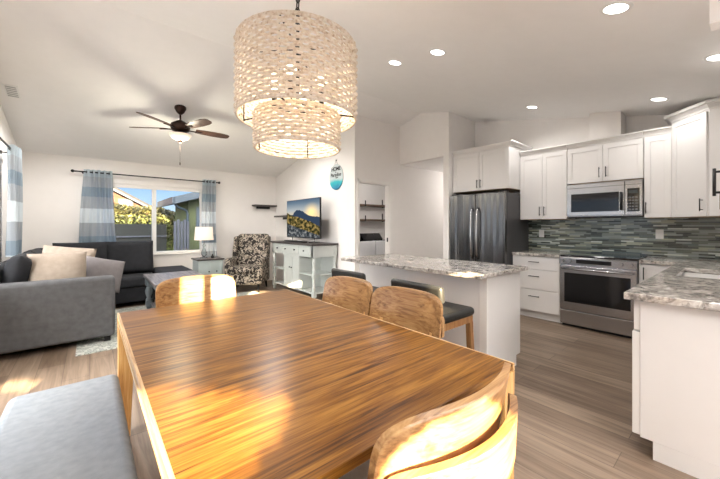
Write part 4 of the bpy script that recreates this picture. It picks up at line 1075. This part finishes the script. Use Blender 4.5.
hl = MB(); hl.prism([(2,-0.2),(8,1.6),(13,3.4),(18,2.8),(30,-0.2)], 34, 40, 'Y'); tag(hl.build('far_hill', M['hill']), 'pale brown hill far beyond the hedge', 'hill')
tag(B(-5, 1.95, 12.3, 12.4, -0.2, 1.36).build('shade_dark_fence', M['shade_dark_fence']), 'low dark fence in front of the hedge, with its shade painted in', 'fence')
tag(B(-5, 1.95, 12.26, 12.299, 0.95, 0.99).build('fence_rail', M['fence']), 'thin pale rail running along the low dark fence', 'rail')
# orange house
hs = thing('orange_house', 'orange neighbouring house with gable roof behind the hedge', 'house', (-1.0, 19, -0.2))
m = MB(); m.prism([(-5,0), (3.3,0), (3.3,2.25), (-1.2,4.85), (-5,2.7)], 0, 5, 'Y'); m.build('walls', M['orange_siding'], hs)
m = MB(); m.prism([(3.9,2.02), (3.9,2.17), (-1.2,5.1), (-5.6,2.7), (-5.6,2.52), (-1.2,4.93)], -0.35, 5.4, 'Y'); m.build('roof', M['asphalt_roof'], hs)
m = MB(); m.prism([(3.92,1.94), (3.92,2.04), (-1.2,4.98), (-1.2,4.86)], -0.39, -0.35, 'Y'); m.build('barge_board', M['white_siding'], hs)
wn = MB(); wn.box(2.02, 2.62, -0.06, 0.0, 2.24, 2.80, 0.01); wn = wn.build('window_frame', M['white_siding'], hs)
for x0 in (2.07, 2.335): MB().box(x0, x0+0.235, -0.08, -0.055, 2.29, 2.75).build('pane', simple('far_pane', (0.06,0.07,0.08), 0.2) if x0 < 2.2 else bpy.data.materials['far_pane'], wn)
# right-hand neighbour corner
nb = thing('neighbour_building', 'green-walled building corner with slate gutter at the right of the far window', 'building', (2.62, 11.0, -0.2))
MB().box(-0.29, 3.0, 0, 2, 0, 2.35).build('wall', M['green_wall'], nb)
m = MB(); m.prism([(-0.73,2.15), (-0.73,2.34), (3.2,3.56), (3.2,3.3)], -0.35, 2.3, 'Y'); m.build('roof', M['asphalt_roof'], nb)
m = MB(); m.prism([(-0.76,2.14), (-0.76,2.35), (3.2,3.58), (3.2,3.36)], -0.42, -0.36, 'Y'); m.build('rake_board', M['gutter'], nb)
MB().box(-0.80, -0.735, -0.42, 2.3, 2.14, 2.35, 0.01).build('fascia', M['gutter'], nb)
MB().tube([(-0.70, -0.3, 2.13), (-0.62, -0.22, 2.06), (-0.38, -0.08, 1.98), (-0.33, -0.06, 1.86), (-0.33, -0.06, 0.1)], 0.035, 8).build('downspout', M['gutter'], nb)
MB().box(-0.08, 0.25, -0.03, 0.0, 1.45, 2.1, 0.01).build('window_frame', M['gutter'], nb)
for k in range(5):
    x = 1.88+k*0.085
    o = B(x, x+0.07, 10.7, 10.74, -0.2, 1.44+0.05*(k % 2), 0.005).build('fence_board', M['fence'])
    tag(o, 'grey wooden fence board in the short fence beside the green-walled building', 'fence board', 'grey fence boards')
m = MB(); m.lathe([(1.25,0),(1.2,0.25),(0.7,0.5),(0.02,0.62)], (1.7, 9.3, -0.2), 24); tag(m.build('covered_spa', M['tarp']), 'dark blue covered round garden object seen low in the right pane', 'garden cover')

# ------------------------------------------------------------------ lights
def lamp(name, kind, loc, energy, col=(1,0.97,0.935), **kw):
    l = bpy.data.lights.new(name, kind); l.energy = energy; l.color = col
    for k, v_ in kw.items(): setattr(l, k, v_)
    o = bpy.data.objects.new(name, l); C.objects.link(o); o.location = loc; return o
K = 1.0
for i, (x, y) in enumerate(lens):
    lamp('downlight_and_fill', 'SPOT', (x, y, ceil(y)-0.03), (34, 32, 32, 26, 16, 16)[i]*K, spot_size=R(165), spot_blend=0.6, shadow_soft_size=0.07)
for (x, y, e) in ((0.0, 5.9, 90), (2.4, 5.2, 80), (-0.1, 3.6, 60), (2.0, 4.4, 18), (-0.2, 0.2, 25), (1.2, -0.7, 30)):  # added fill spots without fixtures, brightening the living room and camera end
    lamp('downlight_and_fill', 'SPOT', (x, y, ceil(y)-0.03), e*K, spot_size=R(165), spot_blend=0.6, shadow_soft_size=0.07)
lamp('chandelier_lamp', 'POINT', (CX, CY, 1.685+0.22), 15*K, (1,0.84,0.62), shadow_soft_size=0.12)
lamp('fan_lamp', 'POINT', (FX, FY, FZ-0.24), 26*K, (1,0.92,0.72), shadow_soft_size=0.08)
lamp('table_lamp_bulb', 'POINT', (1.74, 6.93, 1.13), 4*K, (1,0.82,0.62), shadow_soft_size=0.04)
lamp('laundry_lamp', 'POINT', (4.8, 5.0, 2.3), 18*K, shadow_soft_size=0.1)
lamp('hall_lamp', 'POINT', (6.4, 3.6, 2.2), 12*K, shadow_soft_size=0.1)
sun = lamp('sun', 'SUN', (0, -5, 5), 62.0, (1,0.80,0.50), angle=R(0.25))
SD = Vector((0.30, 0.954, -0.262)).normalized()
sun.rotation_euler = SD.to_track_quat('-Z', 'Y').to_euler()
# world: blue sky plus a strong glow added at the rear to light indoors
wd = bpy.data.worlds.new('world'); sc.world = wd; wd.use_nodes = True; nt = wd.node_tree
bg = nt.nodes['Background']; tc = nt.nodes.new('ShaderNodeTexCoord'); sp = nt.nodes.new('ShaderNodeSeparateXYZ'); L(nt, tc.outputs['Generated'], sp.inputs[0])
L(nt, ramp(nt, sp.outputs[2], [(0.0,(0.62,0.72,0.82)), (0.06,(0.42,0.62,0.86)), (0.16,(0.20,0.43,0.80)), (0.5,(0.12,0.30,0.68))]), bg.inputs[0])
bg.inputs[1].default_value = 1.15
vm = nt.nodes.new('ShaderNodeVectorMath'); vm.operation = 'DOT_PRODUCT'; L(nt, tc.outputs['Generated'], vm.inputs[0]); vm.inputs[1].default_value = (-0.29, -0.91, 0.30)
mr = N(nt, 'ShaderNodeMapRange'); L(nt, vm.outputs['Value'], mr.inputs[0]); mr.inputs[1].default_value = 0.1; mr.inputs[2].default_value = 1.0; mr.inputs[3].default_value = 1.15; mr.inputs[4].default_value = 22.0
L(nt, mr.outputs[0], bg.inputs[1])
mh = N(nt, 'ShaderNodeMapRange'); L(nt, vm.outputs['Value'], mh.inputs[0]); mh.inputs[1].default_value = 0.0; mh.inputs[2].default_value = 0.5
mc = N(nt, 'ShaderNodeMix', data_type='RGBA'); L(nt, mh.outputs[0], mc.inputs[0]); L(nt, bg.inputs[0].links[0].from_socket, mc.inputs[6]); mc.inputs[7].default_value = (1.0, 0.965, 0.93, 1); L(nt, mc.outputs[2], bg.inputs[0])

# ------------------------------------------------------------------ camera
cam = bpy.data.cameras.new('camera'); co = bpy.data.objects.new('camera', cam); C.objects.link(co)
co.location = (0, 0, CAMZ); co.rotation_euler = (PI/2, 0, -YAW)
cam.sensor_width = 36; cam.sensor_fit = 'HORIZONTAL'; cam.lens = 36*F_PX/720
cam.shift_x = 0.0; cam.shift_y = -(239.5-HOR)/720; cam.clip_start = 0.05
sc.camera = co
vs = sc.view_settings; vs.view_transform = 'Standard'; vs.look = 'None'; vs.exposure = 0.2; vs.gamma = 1.0; vs.use_curve_mapping = False
